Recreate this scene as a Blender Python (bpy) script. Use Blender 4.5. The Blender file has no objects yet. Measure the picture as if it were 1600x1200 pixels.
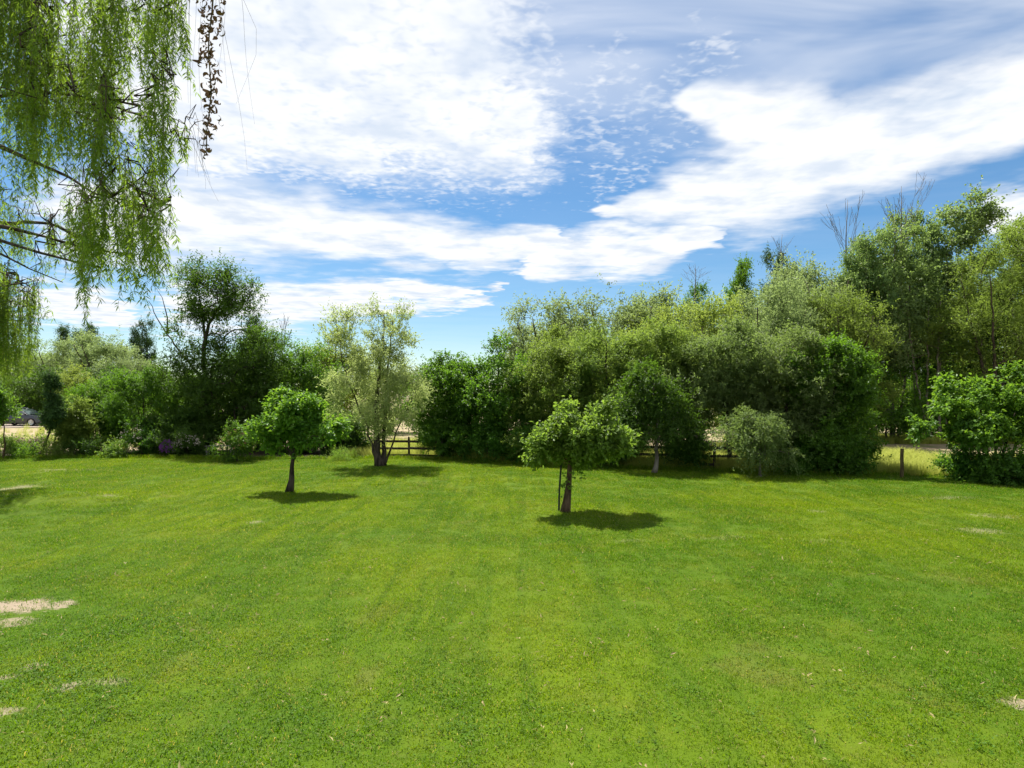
import bpy, math, random
import numpy as np
from mathutils import Vector

# ------------------------------------------------------------------ camera, sky, sun, exposure
SC = bpy.context.scene
COL = SC.collection
CAM_H, FPX, HOR = 3.2, 1000.0, 620.0          # eye height, focal length and horizon measured from the photograph
cam_d = bpy.data.cameras.new("camera"); cam = bpy.data.objects.new("camera", cam_d); COL.objects.link(cam)
cam.location = (0, 0, CAM_H); cam.rotation_euler = (math.radians(90), 0, 0)
cam_d.sensor_width = 36; cam_d.lens = 22.5; cam_d.shift_y = 0.0125; cam_d.clip_end = 3000
SC.camera = cam
SC.view_settings.view_transform = 'Standard'; SC.view_settings.look = 'None'
SC.view_settings.gamma = 1; SC.view_settings.use_curve_mapping = False
SC.view_settings.exposure = 1.29
SC.cycles.max_bounces = 4; SC.cycles.diffuse_bounces = 2; SC.cycles.glossy_bounces = 2
SC.cycles.transmission_bounces = 3; SC.cycles.transparent_max_bounces = 8
SC.cycles.caustics_reflective = False; SC.cycles.caustics_refractive = False
SC.cycles.use_denoising = True; SC.cycles.denoiser = 'OPENIMAGEDENOISE'; SC.cycles.denoising_input_passes = 'RGB_ALBEDO_NORMAL'; SC.cycles.denoising_prefilter = 'ACCURATE'
SC.cycles.pixel_filter_type = 'BLACKMAN_HARRIS'; SC.cycles.filter_width = 1.5

SUN_EL = math.radians(62)
SUN_AZ = math.radians(-27)                     # measured from +Y towards +X: the sun stands ahead and to the left
sun_dir = Vector((math.sin(SUN_AZ)*math.cos(SUN_EL), math.cos(SUN_AZ)*math.cos(SUN_EL), math.sin(SUN_EL)))
sun_d = bpy.data.lights.new("sun", 'SUN'); sun = bpy.data.objects.new("sun", sun_d); COL.objects.link(sun)
sun_d.energy = 4.8; sun_d.angle = math.radians(0.8); sun_d.color = (1.0, 0.95, 0.86)
sun.rotation_euler = (-sun_dir).to_track_quat('-Z', 'Y').to_euler()
sun.location = sun_dir * 100

class NT:
    """small helper for wiring shader nodes"""
    def __init__(s, tree): s.t = tree; s.n = tree.nodes; s.l = tree.links
    def put(s, sock, v):
        if isinstance(v, bpy.types.NodeSocket): s.l.new(v, sock)
        else: sock.default_value = v
    def node(s, typ, ins=None, **props):
        n = s.n.new(typ)
        for k, v in props.items(): setattr(n, k, v)
        for k, v in (ins or {}).items(): s.put(n.inputs[k], v)
        return n
    def m(s, op, a, b=0.0, c=None, clamp=False):
        n = s.n.new('ShaderNodeMath'); n.operation = op; n.use_clamp = clamp
        s.put(n.inputs[0], a); s.put(n.inputs[1], b)
        if c is not None: s.put(n.inputs[2], c)
        return n.outputs[0]
    def vm(s, op, a, b=None, scale=None, out=0):
        n = s.n.new('ShaderNodeVectorMath'); n.operation = op
        s.put(n.inputs[0], a)
        if b is not None: s.put(n.inputs[1], b)
        if scale is not None: s.put(n.inputs['Scale'], scale)
        return n.outputs[out]
    def xyz(s, x=0.0, y=0.0, z=0.0):
        return s.node('ShaderNodeCombineXYZ', {0: x, 1: y, 2: z}).outputs[0]
    def noise(s, vec, scale, detail=4.0, rough=0.55, dist=0.0, out=0):
        return s.node('ShaderNodeTexNoise', {'Vector': vec, 'Scale': scale, 'Detail': detail, 'Roughness': rough, 'Distortion': dist}).outputs[out]
    def ss(s, x, a, b, ta=0.0, tb=1.0):
        return s.node('ShaderNodeMapRange', {0: x, 1: a, 2: b, 3: ta, 4: tb}, interpolation_type='SMOOTHSTEP').outputs[0]
    def mix(s, f, a, b, blend='MIX'):
        n = s.n.new('ShaderNodeMix'); n.data_type = 'RGBA'; n.blend_type = blend
        s.put(n.inputs[0], f)
        for i, v in ((6, a), (7, b)):
            if isinstance(v, tuple) and len(v) == 3: v = (*v, 1)
            s.put(n.inputs[i], v)
        return n.outputs[2]

def build_world():
    w = bpy.data.worlds.new("World"); SC.world = w; w.use_nodes = True
    T = NT(w.node_tree); T.n.clear()
    sky = T.node('ShaderNodeTexSky', sky_type='NISHITA', sun_disc=False, sun_elevation=SUN_EL, sun_rotation=SUN_AZ,
                 altitude=300, air_density=1.0, dust_density=0.15, ozone_density=2.2)
    d = T.node('ShaderNodeTexCoord').outputs['Generated']
    sp = T.node('ShaderNodeSeparateXYZ', {0: d}); x, y, z = sp.outputs
    zc = T.m('MAXIMUM', z, 0.03)
    uv = T.xyz(T.m('DIVIDE', x, zc), T.m('DIVIDE', y, zc), 0)      # a flat cloud layer overhead
    az = T.m('ARCTAN2', x, y); el = T.m('ARCSINE', z)
    wob = T.noise(uv, 1.5, 4, .58, out=1)
    wob = T.vm('SUBTRACT', wob, (.5, .5, .5))
    wob2 = T.noise(uv, 6.0, 3, .55, out=1)
    wob2 = T.vm('SUBTRACT', wob2, (.5, .5, .5))
    p = T.vm('ADD', T.xyz(az, el, 0), T.vm('MULTIPLY', wob, (.15, .085, 0)))
    p = T.vm('ADD', p, T.vm('MULTIPLY', wob2, (.040, .018, 0)))
    def ang(px, py):
        a = (px-800)/FPX; e = (HOR-py)/FPX
        return math.atan(a), math.atan(e/math.sqrt(1+a*a))
    def capsule(px0, py0, px1, py1, r0, r1):
        a = ang(px0, py0); b = ang(px1, py1)
        ba = (b[0]-a[0], b[1]-a[1]); L2 = ba[0]**2+ba[1]**2
        pa = T.vm('SUBTRACT', p, (a[0], a[1], 0))
        t = T.m('MULTIPLY', T.vm('DOT_PRODUCT', pa, (ba[0], ba[1], 0), out=1), 1/L2, clamp=True)
        q = T.vm('SUBTRACT', pa, T.vm('SCALE', (ba[0], ba[1], 0), scale=t))
        dist = T.vm('LENGTH', q, out=1)
        r = T.m('MULTIPLY_ADD', t, (r1-r0)/FPX, r0/FPX)
        return T.m('SUBTRACT', 1.0, T.m('DIVIDE', dist, r))
    def union(caps):
        m = None
        for c in caps:
            v = capsule(*c); m = v if m is None else T.m('MAXIMUM', m, v)
        return m
    big = union([(150, 340, 480, 347, 66, 52), (480, 352, 720, 385, 48, 32), (720, 388, 880, 380, 36, 16),
                 (300, 480, 560, 470, 40, 26), (560, 468, 760, 455, 26, 9),
                 (840, 412, 1000, 392, 26, 34), (1000, 392, 1110, 368, 32, 16),
                 (960, 332, 1180, 285, 24, 66), (1180, 268, 1420, 212, 70, 56), (1420, 208, 1760, 92, 56, 46),
                 (60, 470, 200, 490, 26, 20),
                 (1590, 335, 1700, 320, 34, 40), (1080, 150, 1260, 190, 26, 60)])
    cells = union([(380, 20, 640, 60, 150, 190), (420, 150, 560, 200, 95, 70), (640, 130, 790, 200, 130, 90),
                   (200, 60, 330, 180, 120, 90)])
    sparse = union([(820, 100, 960, 190, 70, 110), (960, 240, 1080, 130, 70, 90), (560, 270, 700, 250, 46, 40)])
    # elsewhere round the sky the same kind of cloud goes on
    gen = T.m('MULTIPLY_ADD', T.noise(uv, .55, 4, .5), 3.4, -1.6)
    away = T.m('MAXIMUM', T.ss(T.m('ABSOLUTE', az), .80, 1.05), T.ss(el, .56, .74))
    bigm = T.node('ShaderNodeMix', {0: away, 2: big, 3: gen}).outputs[0]
    fb = T.noise(uv, 5.0, 5, .58, .3)
    streak = T.noise(T.vm('MULTIPLY', uv, (1.3, 3.4, 1)), 2.2, 4, .55, .5)
    ragged = T.m('MULTIPLY_ADD', T.m('ADD', fb, streak), .62, -.62)
    dens = T.ss(T.m('ADD', T.m('MULTIPLY', bigm, 1.2), ragged), -.52, .70)
    cn = T.noise(uv, 24.0, 2, .5, .35)
    cn2 = T.noise(uv, 8.0, 3, .55)
    cellv = T.m('ADD', T.m('MULTIPLY_ADD', cn, 1.5, -.75), T.m('MULTIPLY_ADD', cn2, 1.5, -.75))
    cd = T.ss(T.m('ADD', T.m('MULTIPLY', T.m('MINIMUM', cells, .5), 1.3), T.m('MULTIPLY', cellv, .9)), -.30, .72)
    sd = T.ss(T.m('ADD', T.m('MULTIPLY', T.m('MINIMUM', sparse, .45), .55), cellv), .14, .80)
    veil_a = T.noise(T.vm('MULTIPLY', uv, (.7, 1.6, 1)), 1.4, 4, .55, .6)
    veil = T.m('MULTIPLY', T.ss(veil_a, .12, .72), T.ss(el, .30, .50, .06, .60))
    veil = T.m('MAXIMUM', veil, T.m('MULTIPLY', T.ss(cells, -.35, .5), .55))
    dens = T.m('MAXIMUM', T.m('MAXIMUM', dens, T.m('MULTIPLY', cd, .92)), T.m('MULTIPLY', sd, .6))
    hs = T.node('ShaderNodeHueSaturation', {'Hue': .497, 'Saturation': 1.30, 'Value': 1.0, 'Color': sky.outputs[0]}).outputs[0]
    shade = T.ss(T.noise(uv, 3.0, 4, .58), .30, .60)
    cc = T.mix(shade, (6.0, 6.7, 7.7), (8.5, 8.6, 8.7))
    col = T.mix(veil, hs, (8.8, 8.95, 9.15))
    col = T.mix(dens, col, cc)
    bg = T.node('ShaderNodeBackground', {0: col, 1: .051})
    out = T.node('ShaderNodeOutputWorld'); T.l.new(bg.outputs[0], out.inputs[0])
    w.cycles.sampling_method = 'NONE'
build_world()

# ------------------------------------------------------------------ helpers
def X(px, d): return (px-800)/FPX*d
def Z(py, d): return CAM_H+(HOR-py)/FPX*d
def DG(py): return CAM_H*FPX/(py-HOR)          # distance of a point on level ground
def smooth(a, b, x):
    t = np.clip((np.asarray(x, float)-a)/(b-a), 0, 1); return t*t*(3-2*t)
def ground(x, y):
    x = np.asarray(x, float); y = np.asarray(y, float)
    h = .62*smooth(37, 56, y)*smooth(-14, -36, x)
    h = h+.13*np.exp(-((x+1.5)/7)**2-((y-26)/2.6)**2)-.10*np.exp(-((x-1)/9)**2-((y-21.5)/2.2)**2)
    h = h+.16*np.exp(-((x+17)/4)**2-((y-25)/3.5)**2)+.06*np.sin(x*.43+1)*np.sin(y*.37)*smooth(8, 14, y)*smooth(36, 30, y)
    h = h+.10*np.exp(-((x-7)/6)**2-((y-17.5)/1.6)**2)+.42*np.exp(-((x+14.2)/2.6)**2-((y-18.6)/1.7)**2)+.12*np.exp(-((x-3)/4)**2-((y-12.5)/1.2)**2)
    return h
def gz(x, y): return float(ground(x, y))
def nrm(v): return v/np.maximum(np.linalg.norm(v, axis=-1, keepdims=True), 1e-9)

def mesh_np(name, verts, loops, sizes, face_attr=None, smooth_shade=False):
    me = bpy.data.meshes.new(name)
    verts = np.ascontiguousarray(verts, dtype=np.float32); loops = np.ascontiguousarray(loops, dtype=np.int32).ravel()
    sizes = np.asarray(sizes, dtype=np.int32)
    me.vertices.add(len(verts)); me.vertices.foreach_set('co', verts.ravel())
    me.loops.add(len(loops)); me.loops.foreach_set('vertex_index', loops)
    me.polygons.add(len(sizes)); me.polygons.foreach_set('loop_start', np.concatenate([[0], np.cumsum(sizes)[:-1]]).astype(np.int32))
    if smooth_shade: me.polygons.foreach_set('use_smooth', np.ones(len(sizes), dtype=bool))
    else: me.polygons.foreach_set('use_smooth', np.zeros(len(sizes), dtype=bool))
    if face_attr is not None:
        a = me.attributes.new('lv', 'FLOAT', 'FACE'); a.data.foreach_set('value', np.asarray(face_attr, dtype=np.float32))
    me.update(calc_edges=True)
    return me

class Acc:
    """collects tubes, boxes and quads into one mesh"""
    def __init__(s): s.v = []; s.f = []; s.n = 0
    def add(s, v, f):
        s.v.append(np.asarray(v, float)); s.f += [tuple(i+s.n for i in q) for q in f]; s.n += len(v)
    def tube(s, pts, rad, sides=6, cap=True):
        pts = np.asarray(pts, float); rad = np.asarray(rad, float); k = len(pts)
        t = np.gradient(pts, axis=0); t = nrm(t)
        ref = np.array([.31, .94, .12]) if abs(t[:, 1]).mean() < .8 else np.array([.9, .1, .3])
        a = nrm(np.cross(t, ref)); b = np.cross(t, a)
        th = np.arange(sides)*2*math.pi/sides
        ring = pts[:, None]+rad[:, None, None]*(np.cos(th)[None, :, None]*a[:, None]+np.sin(th)[None, :, None]*b[:, None])
        f = []
        for i in range(k-1):
            for j in range(sides):
                j2 = (j+1) % sides
                f.append((i*sides+j, i*sides+j2, (i+1)*sides+j2, (i+1)*sides+j))
        if cap: f.append(tuple(range((k-1)*sides, k*sides))); f.append(tuple(reversed(range(sides))))
        s.add(ring.reshape(-1, 3), f)
    def box(s, c, size, rz=0.0, rx=0.0, jit=0.0, rng=None):
        hx, hy, hz = np.asarray(size)/2.0
        v = np.array([(x, y, z) for x in (-hx, hx) for y in (-hy, hy) for z in (-hz, hz)], float)
        if jit and rng is not None: v = v+rng.normal(0, jit, v.shape)
        if rx: cx, sx = math.cos(rx), math.sin(rx); v = v@np.array([[1, 0, 0], [0, cx, sx], [0, -sx, cx]])
        cz, sz = math.cos(rz), math.sin(rz); v = v@np.array([[cz, sz, 0], [-sz, cz, 0], [0, 0, 1]])
        s.add(v+np.asarray(c, float), [(0, 1, 3, 2), (4, 6, 7, 5), (0, 4, 5, 1), (2, 3, 7, 6), (0, 2, 6, 4), (1, 5, 7, 3)])
    def mesh(s, name, smooth_shade=False, attr=None):
        v = np.concatenate(s.v) if s.v else np.zeros((0, 3))
        return mesh_np(name, v, [i for q in s.f for i in q], [len(q) for q in s.f], attr, smooth_shade)

def link(name, data, mat=None, parent=None, loc=(0, 0, 0)):
    o = bpy.data.objects.new(name, data); COL.objects.link(o); o.location = loc
    if mat is not None and not data.materials: data.materials.append(mat)
    if parent is not None: o.parent = parent
    return o
def tag(o, label, cat, group=None):
    o['label'] = label; o['category'] = cat
    if group: o['group'] = group
    return o
def empty(name, loc, label, cat, group=None, rz=0.0):
    o = bpy.data.objects.new(name, None); COL.objects.link(o); o.location = loc; o.rotation_euler.z = rz
    o.empty_display_size = .2
    return tag(o, label, cat, group)

# ------------------------------------------------------------------ materials
def new_mat(name):
    m = bpy.data.materials.new(name); m.use_nodes = True; T = NT(m.node_tree); T.n.clear(); return m, T
def finish(T, sh, disp=None):
    out = T.node('ShaderNodeOutputMaterial'); T.l.new(sh, out.inputs[0])
def leaf_mat(name, dark, light, trans, tmix=.42, rough=.5, spec=.35, wvar=.0):
    m, T = new_mat(name)
    lv = T.node('ShaderNodeAttribute', attribute_name='lv').outputs['Fac']
    rnd = T.node('ShaderNodeObjectInfo').outputs['Random']
    c = T.mix(lv, dark, light)
    hs = T.node('ShaderNodeHueSaturation', {'Hue': T.m('MULTIPLY_ADD', rnd, .022, .489), 'Saturation': 1.0,
                'Value': T.m('MULTIPLY_ADD', rnd, .3, .85), 'Color': c}).outputs[0]
    tc = T.mix(T.m('MULTIPLY_ADD', lv, .6, .2), T.mix(.5, hs, trans), trans)
    pb = T.node('ShaderNodeBsdfPrincipled', {'Base Color': hs, 'Roughness': rough, 'Specular IOR Level': spec})
    tr = T.node('ShaderNodeBsdfTranslucent', {'Color': tc})
    mx = T.node('ShaderNodeMixShader', {0: tmix}); T.l.new(pb.outputs[0], mx.inputs[1]); T.l.new(tr.outputs[0], mx.inputs[2])
    finish(T, mx.outputs[0]); return m
def bark_mat(name, a, b, scale=9.0):
    m, T = new_mat(name)
    pos = T.node('ShaderNodeTexCoord').outputs['Object']
    n = T.noise(T.vm('MULTIPLY', pos, (1, 1, .22)), scale, 6, .65)
    c = T.mix(T.ss(n, .35, .66), a, b)
    bp = T.node('ShaderNodeBump', {'Strength': .8, 'Distance': .03, 'Height': n})
    pb = T.node('ShaderNodeBsdfPrincipled', {'Base Color': c, 'Roughness': .9, 'Specular IOR Level': .15, 'Normal': bp.outputs[0]})
    finish(T, pb.outputs[0]); return m
def plain_mat(name, col, rough=.6, spec=.4, metal=0.0, var=.25, scale=12.0, coat=0.0):
    m, T = new_mat(name)
    pos = T.node('ShaderNodeTexCoord').outputs['Object']
    n = T.noise(pos, scale, 4, .6)
    c = T.mix(T.ss(n, .3, .7), tuple(k*(1-var) for k in col), tuple(min(1, k*(1+var)) for k in col))
    pb = T.node('ShaderNodeBsdfPrincipled', {'Base Color': c, 'Roughness': rough, 'Specular IOR Level': spec, 'Metallic': metal, 'Coat Weight': coat})
    finish(T, pb.outputs[0]); return m

M = {}
M['lawnleaf'] = leaf_mat('bright_leaf', (.030, .095, .010), (.105, .215, .016), (.27, .48, .03), .42, .5, .22)
M['lawnleaf2'] = leaf_mat('pale_leaf', (.060, .135, .014), (.150, .245, .036), (.32, .50, .05), .46, .5, .24)
M['willow'] = leaf_mat('weeping_willow_leaf', (.058, .112, .012), (.140, .220, .026), (.32, .48, .03), .52, .5, .2)
M['silver'] = leaf_mat('silver_willow_leaf', (.160, .205, .070), (.300, .350, .135), (.50, .61, .18), .50, .5, .2)
M['hedge'] = leaf_mat('hedge_leaf', (.028, .084, .008), (.078, .170, .014), (.20, .40, .02), .44, .5, .25)
M['olive'] = leaf_mat('olive_leaf', (.056, .100, .014), (.140, .205, .034), (.31, .44, .06), .47, .5, .2)
M['grey'] = leaf_mat('grey_leaf', (.058, .100, .024), (.148, .205, .062), (.29, .42, .08), .45, .5, .25)
M['poplar'] = leaf_mat('poplar_leaf', (.058, .118, .030), (.150, .230, .070), (.32, .46, .10), .47, .45, .3)
M['sallow'] = leaf_mat('sallow_leaf', (.090, .140, .044), (.195, .255, .100), (.35, .46, .14), .47, .5, .2)
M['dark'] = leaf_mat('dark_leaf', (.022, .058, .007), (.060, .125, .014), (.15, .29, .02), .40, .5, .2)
M['conifer'] = leaf_mat('conifer_needle', (.022, .055, .014), (.060, .115, .028), (.10, .19, .03), .28, .6, .2)
M['yellow'] = leaf_mat('yellow_leaf', (.092, .145, .022), (.195, .250, .046), (.38, .48, .07), .47, .5, .2)
M['bark'] = bark_mat('dark_bark', (.022, .017, .012), (.085, .068, .050))
M['barkpale'] = bark_mat('pale_bark', (.075, .062, .048), (.21, .185, .15))
M['barkred'] = bark_mat('warm_bark', (.040, .026, .015), (.130, .085, .050))
M['deadleaf'] = plain_mat('dead_leaf', (.17, .105, .070), .8, .2)
M['fence'] = bark_mat('weathered_fence_wood', (.020, .016, .012), (.070, .055, .042), 14)
M['post'] = bark_mat('post_wood', (.06, .045, .02), (.17, .13, .06), 14)

# ------------------------------------------------------------------ foliage generators
def E(px0, px1, pt, pb, d, depth=1.0, w=1.0):
    """an ellipsoid of crown: its extent as seen, its real distance"""
    rx = (px1-px0)/2/FPX*d; rz = (pb-pt)/2/FPX*d
    return (X((px0+px1)/2, d), d, Z((pt+pb)/2, d), rx, rx*depth, rz, w)

def clump_points(rng, ells, n, shell=.55, power=.6, R=.5, per=6):
    """boughs spread over the crown's skin, each a dome of several leafy clumps"""
    ells = np.array(ells, float)
    wt = ells[:, 6]*(ells[:, 3]*ells[:, 4]+ells[:, 4]*ells[:, 5]+ells[:, 3]*ells[:, 5]); wt /= wt.sum()
    k = max(4, n//per); kk = k*5
    idx = rng.choice(len(ells), kk, p=wt); e = ells[idx]
    u = nrm(rng.normal(size=(kk, 3)))
    r = (shell+(1-shell)*rng.random(kk)**power)*(1+.10*rng.normal(size=kk).clip(-1.5, 1.5))
    q = e[:, :3]+u*e[:, 3:6]*r[:, None]; qo = nrm(u/np.maximum(e[:, 3:6], .05))
    # keep those that stand clear of each other
    pick = [0]; dm = np.linalg.norm(q-q[0], axis=1)
    while len(pick) < k:
        cand = rng.choice(kk, 6); j = cand[np.argmax(dm[cand])]
        pick.append(j); dm = np.minimum(dm, np.linalg.norm(q-q[j], axis=1))
    q, qo = q[pick], qo[pick]
    mi = np.repeat(np.arange(k), per)
    rr = R*(.6+.8*rng.random(k))
    dv = nrm(rng.normal(size=(len(mi), 3))*np.array([1, 1, .8])+qo[mi]*.7+np.array([0, 0, .35]))
    c = q[mi]+dv*(rr[mi]*(.35+.65*rng.random(len(mi))))[:, None]
    out = nrm(dv*.8+qo[mi]*.4)
    return c, out

def leaves(rng, c, out, twigs=10, K=12, tl=.5, ll=.09, lw=.05, up=.25, droop=0.0, spread=.8, spreadc=.18, flat=.35, tri=False):
    """leafy twigs bursting from each clump centre; returns leaf faces"""
    n = len(c)
    cr = np.repeat(rng.random(n//6+1), 6)[:n]*.6+.4*rng.random(n)
    ci = np.repeat(np.arange(n), twigs); m = len(ci)
    td = nrm(out[ci]*(1-spread*.5)+rng.normal(size=(m, 3))*spread+np.array([0, 0, up]))
    to = c[ci]+rng.normal(size=(m, 3))*spreadc
    L = tl*(.5+rng.random(m)*.9)
    ti = np.repeat(np.arange(m), K); k = len(ti)
    t = np.tile((np.arange(K)+.5)/K, m)+rng.normal(size=k)*.03
    s = (t*L[ti])[:, None]
    p = to[ti]+td[ti]*s+np.array([0, 0, -1.0])*(droop*s*s)+rng.normal(size=(k, 3))*ll*.25
    tdir = nrm(td[ti]+np.array([0, 0, -1.0])*(2*droop*s))
    ld = nrm(tdir*.55+rng.normal(size=(k, 3))*.6+np.array([0, 0, -.18]))
    nn = nrm(rng.normal(size=(k, 3))*(1-flat)*.7+np.array([0, 0, 1.0])*flat*2+out[ci][ti]*.7)
    sd = nrm(np.cross(ld, nn)); nn = np.cross(sd, ld)
    sz = (.65+.6*rng.random(k))[:, None]
    lv = np.clip(.72*cr[ci][ti]+.28*rng.random(k)+.15*(t-.5), 0, 1)
    a = p; tip = p+ld*ll*sz-nn*ll*.10*sz
    if tri:
        l = p+ld*ll*.5*sz+sd*lw*.6*sz
        r = p+ld*ll*.4*sz-sd*lw*.6*sz
        V = np.stack([l, tip, r], 1).reshape(-1, 3)
        return V, np.arange(len(V)), np.full(k, 3), lv
    l = p+ld*ll*.48*sz+sd*lw*.5*sz+nn*lw*.15*sz
    r = p+ld*ll*.48*sz-sd*lw*.5*sz+nn*lw*.15*sz
    V = np.stack([a, l, tip, r], 1).reshape(-1, 3)
    return V, np.arange(len(V)), np.full(k, 4), lv

def join_leaves(parts):
    V, Lp, S, A = [], [], [], []; o = 0
    for v, l, s, a in parts:
        V.append(v); Lp.append(l+o); S.append(s); A.append(a); o += len(v)
    return np.concatenate(V), np.concatenate(Lp), np.concatenate(S), np.concatenate(A)

def wood(rng, stems, clumps, r_tip=.008, expo=.42, penalty=.9, bow=.12, sides=6, keep=1.0, wig=.03, step=.45, rmax=.6):
    """stems: list of (points, r0, r1); every clump is joined to the nearest lower wood by a curved limb"""
    acc = Acc()
    cap = 60000
    P = np.zeros((cap, 3)); R = np.zeros(cap); par = np.full(cap, -1, int); cnt = np.zeros(cap); n = 0
    first = True
    for pts, r0, r1 in stems:
        pts = np.asarray(pts, float)
        seg = np.linalg.norm(np.diff(pts, axis=0), axis=1); cum = np.concatenate([[0], np.cumsum(seg)])
        k = max(5, int(cum[-1]/.35)); s = np.linspace(0, cum[-1], k)
        q = np.stack([np.interp(s, cum, pts[:, i]) for i in range(3)], 1)
        for _ in range(2): q[1:-1] = (q[:-2]+2*q[1:-1]+q[2:])/4
        ln = cum[-1]
        q[1:-1] += rng.normal(size=(k-2, 3))*wig*np.array([1, 1, .3])
        rr = r0+(r1-r0)*(s/ln)**.8
        rr = rr*(1+.10*rng.normal(size=k).clip(-1, 1)*.5); rr[0] *= 1.55; rr[1] *= 1.15
        acc.tube(q, rr, max(7, sides+2))
        P[n:n+k] = q; R[n:n+k] = rr; n += k
    nst = n
    if len(clumps):
        d0 = np.linalg.norm(clumps[:, None]-P[None, :nst], axis=2).min(1)
        order = np.argsort(d0); order = order[:max(1, int(len(order)*keep))] if keep >= 1 else rng.permutation(order)[:max(1, int(len(order)*keep))]
        order = order[np.argsort(d0[order])]
        paths = []
        for ci in order:
            c = clumps[ci]
            dv = c-P[:n]; dist = np.linalg.norm(dv, axis=1); hz = np.hypot(dv[:, 0], dv[:, 1])
            j = int(np.argmin(dist+penalty*np.maximum(0, -dv[:, 2]+.25*hz)))
            L = dist[j]; k = max(2, int(L/step)+1)
            if n+k >= cap: break
            t = (np.arange(1, k+1)/k)[:, None]
            q = P[j]+(c-P[j])*t+np.array([0, 0, 1.0])*np.sin(math.pi*t)*L*bow
            q[:-1] += rng.normal(size=(k-1, 3))*wig*1.5
            P[n:n+k] = q; par[n] = j; par[n+1:n+k] = np.arange(n, n+k-1)
            paths.append((j, n, n+k)); 
            i = n+k-1
            while i >= nst: cnt[i] += 1; i = par[i]
            n += k
        for j, a, b in paths:
            r = r_tip*np.maximum(cnt[a:b], 1)**expo
            rj = R[j]*rmax if j < nst else r_tip*max(cnt[j], 1)**expo
            r = np.minimum(r, rj) if rj > 0 else r
            pts = np.vstack([P[j:j+1], P[a:b]]); rr = np.concatenate([[min(r[0]*1.25, max(rj, r[0]))], r]); rr[-1] *= .5
            acc.tube(pts, rr, 5 if rr[0] > .02 else 4, cap=False)
            R[a:b] = r
    return acc

def shift(mesh, loc):
    v = np.zeros(len(mesh.vertices)*3, dtype=np.float32); mesh.vertices.foreach_get('co', v)
    v = v.reshape(-1, 3)-np.asarray(loc, dtype=np.float32); mesh.vertices.foreach_set('co', v.ravel()); mesh.update()

def tree(name, label, cat, base, ells, leafm, seed, n=150, stems=None, r0=.12, lean=(0, 0), group=None, bark='bark',
         leaf=None, fit=.35, R=.5, shell=.55, power=.6, zmin=None, keep=1.0, extra=None, wkw=None, crown_name='crown'):
    rng = np.random.default_rng(seed)
    bz = gz(*base); loc = (base[0], base[1], bz)
    lk = leaf or {}; mar = R*.6+lk.get('tl', .5)*.5
    ells = [(*e[:3], max(e[3]-mar*fit, .42*e[3]), max(e[4]-mar*fit, .42*e[4]), max(e[5]-mar*max(fit, .75), .42*e[5]), e[6]) for e in ells]
    c, out = clump_points(rng, ells, n, shell, power, R)
    zm = bz+.12 if zmin is None else bz+zmin
    low = c[:, 2] < zm
    c[low, 2] = zm+rng.random(low.sum())*.5
    if stems is None:
        top = np.average(np.array(ells)[:, :3], axis=0, weights=np.array(ells)[:, 3])
        tz = max(e[2]+e[5]*.55 for e in ells)
        stems = [([(loc[0], loc[1], bz-.15), (loc[0]+(top[0]-loc[0])*.4+lean[0], loc[1]+(top[1]-loc[1])*.4+lean[1], bz+(tz-bz)*.4), (top[0], top[1], tz)], r0, r0*.25)]
    w = wood(rng, stems, c, keep=keep, **(wkw or {}))
    root = empty(name, loc, label, cat, group)
    tm = w.mesh('trunk', True); shift(tm, loc); link('trunk', tm, M[bark], root)
    lp = [leaves(rng, c, out, **(leaf or {}))]
    if extra: lp += extra(rng)
    V, Lp, S, A = join_leaves(lp)
    V = V.copy(); fl = V[:, 2] < bz+.03; V[fl, 2] = bz+.03+rng.random(fl.sum())*.05
    cm = mesh_np(crown_name, V-np.array(loc), Lp, S, A)
    o = link(crown_name, cm, M[leafm], root); o['kind'] = 'stuff'
    return root

def copy_tree(src, name, base, label, scale=(1, 1, 1), rz=0.0, group=None, mat=None):
    r = src.copy(); COL.objects.link(r); r.name = name
    r.location = (base[0], base[1], gz(*base)); r.rotation_euler.z = rz; r.scale = scale
    r['label'] = label
    if group: r['group'] = group
    for ch in src.children:
        c = ch.copy(); COL.objects.link(c); c.parent = r
        if mat and ch.name.startswith('crown'):
            c.material_slots[0].link = 'OBJECT'; c.material_slots[0].material = M[mat]
    return r

# ------------------------------------------------------------------ the ground
FAR = [(-60, 33.0), (X(0, 33.2), 33.2), (X(250, 33.4), 33.4), (X(480, 33.0), 33.0), (X(650, 33.2), 33.2), (X(760, 31.4), 31.4), (X(900, 29.0), 29.0),
       (X(1100, 27.2), 27.2), (X(1355, 25.9), 25.9), (X(1400, 26.4), 26.4), (X(1470, 25.4), 25.4), (X(1600, 22.9), 22.9), (60, 12.0)]
FAR = np.array(FAR)
def yfar(x): return np.interp(x, FAR[:, 0], FAR[:, 1])

# worn places in the turf: x, y, half width, half depth (metres), how bare
def G(px, py): d = DG(py); return X(px, d), d
BARE = []
for px, py, wpx, hpx, k in [(30, 948, 62, 13, 1.0), (88, 946, 26, 8, .9), (20, 972, 34, 8, .75), (57, 1040, 20, 6, .95), (105, 1072, 22, 9, .8), (8, 1058, 18, 6, .8),
                            (8, 1112, 26, 10, .7), (170, 1065, 40, 8, .45), (1590, 1100, 24, 11, .8), (398, 817, 13, 3.5, .4),
                            (1525, 831, 42, 5.5, .42), (120, 738, 55, 4, .55), (20, 768, 40, 9, .45), (1275, 803, 20, 2.5, .3), (1480, 779, 40, 3, .4),
                            (160, 785, 30, 5, .3), (1560, 808, 40, 4, .45), (985, 843, 30, 4, .16), (1130, 840, 40, 4, .2), (1290, 850, 30, 5, .2), (480, 818, 40, 3, .3)]:
    x, y = G(px, py); BARE.append((x, y, wpx/FPX*y*.95, hpx/FPX*y*y/CAM_H*.9, k))

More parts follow.
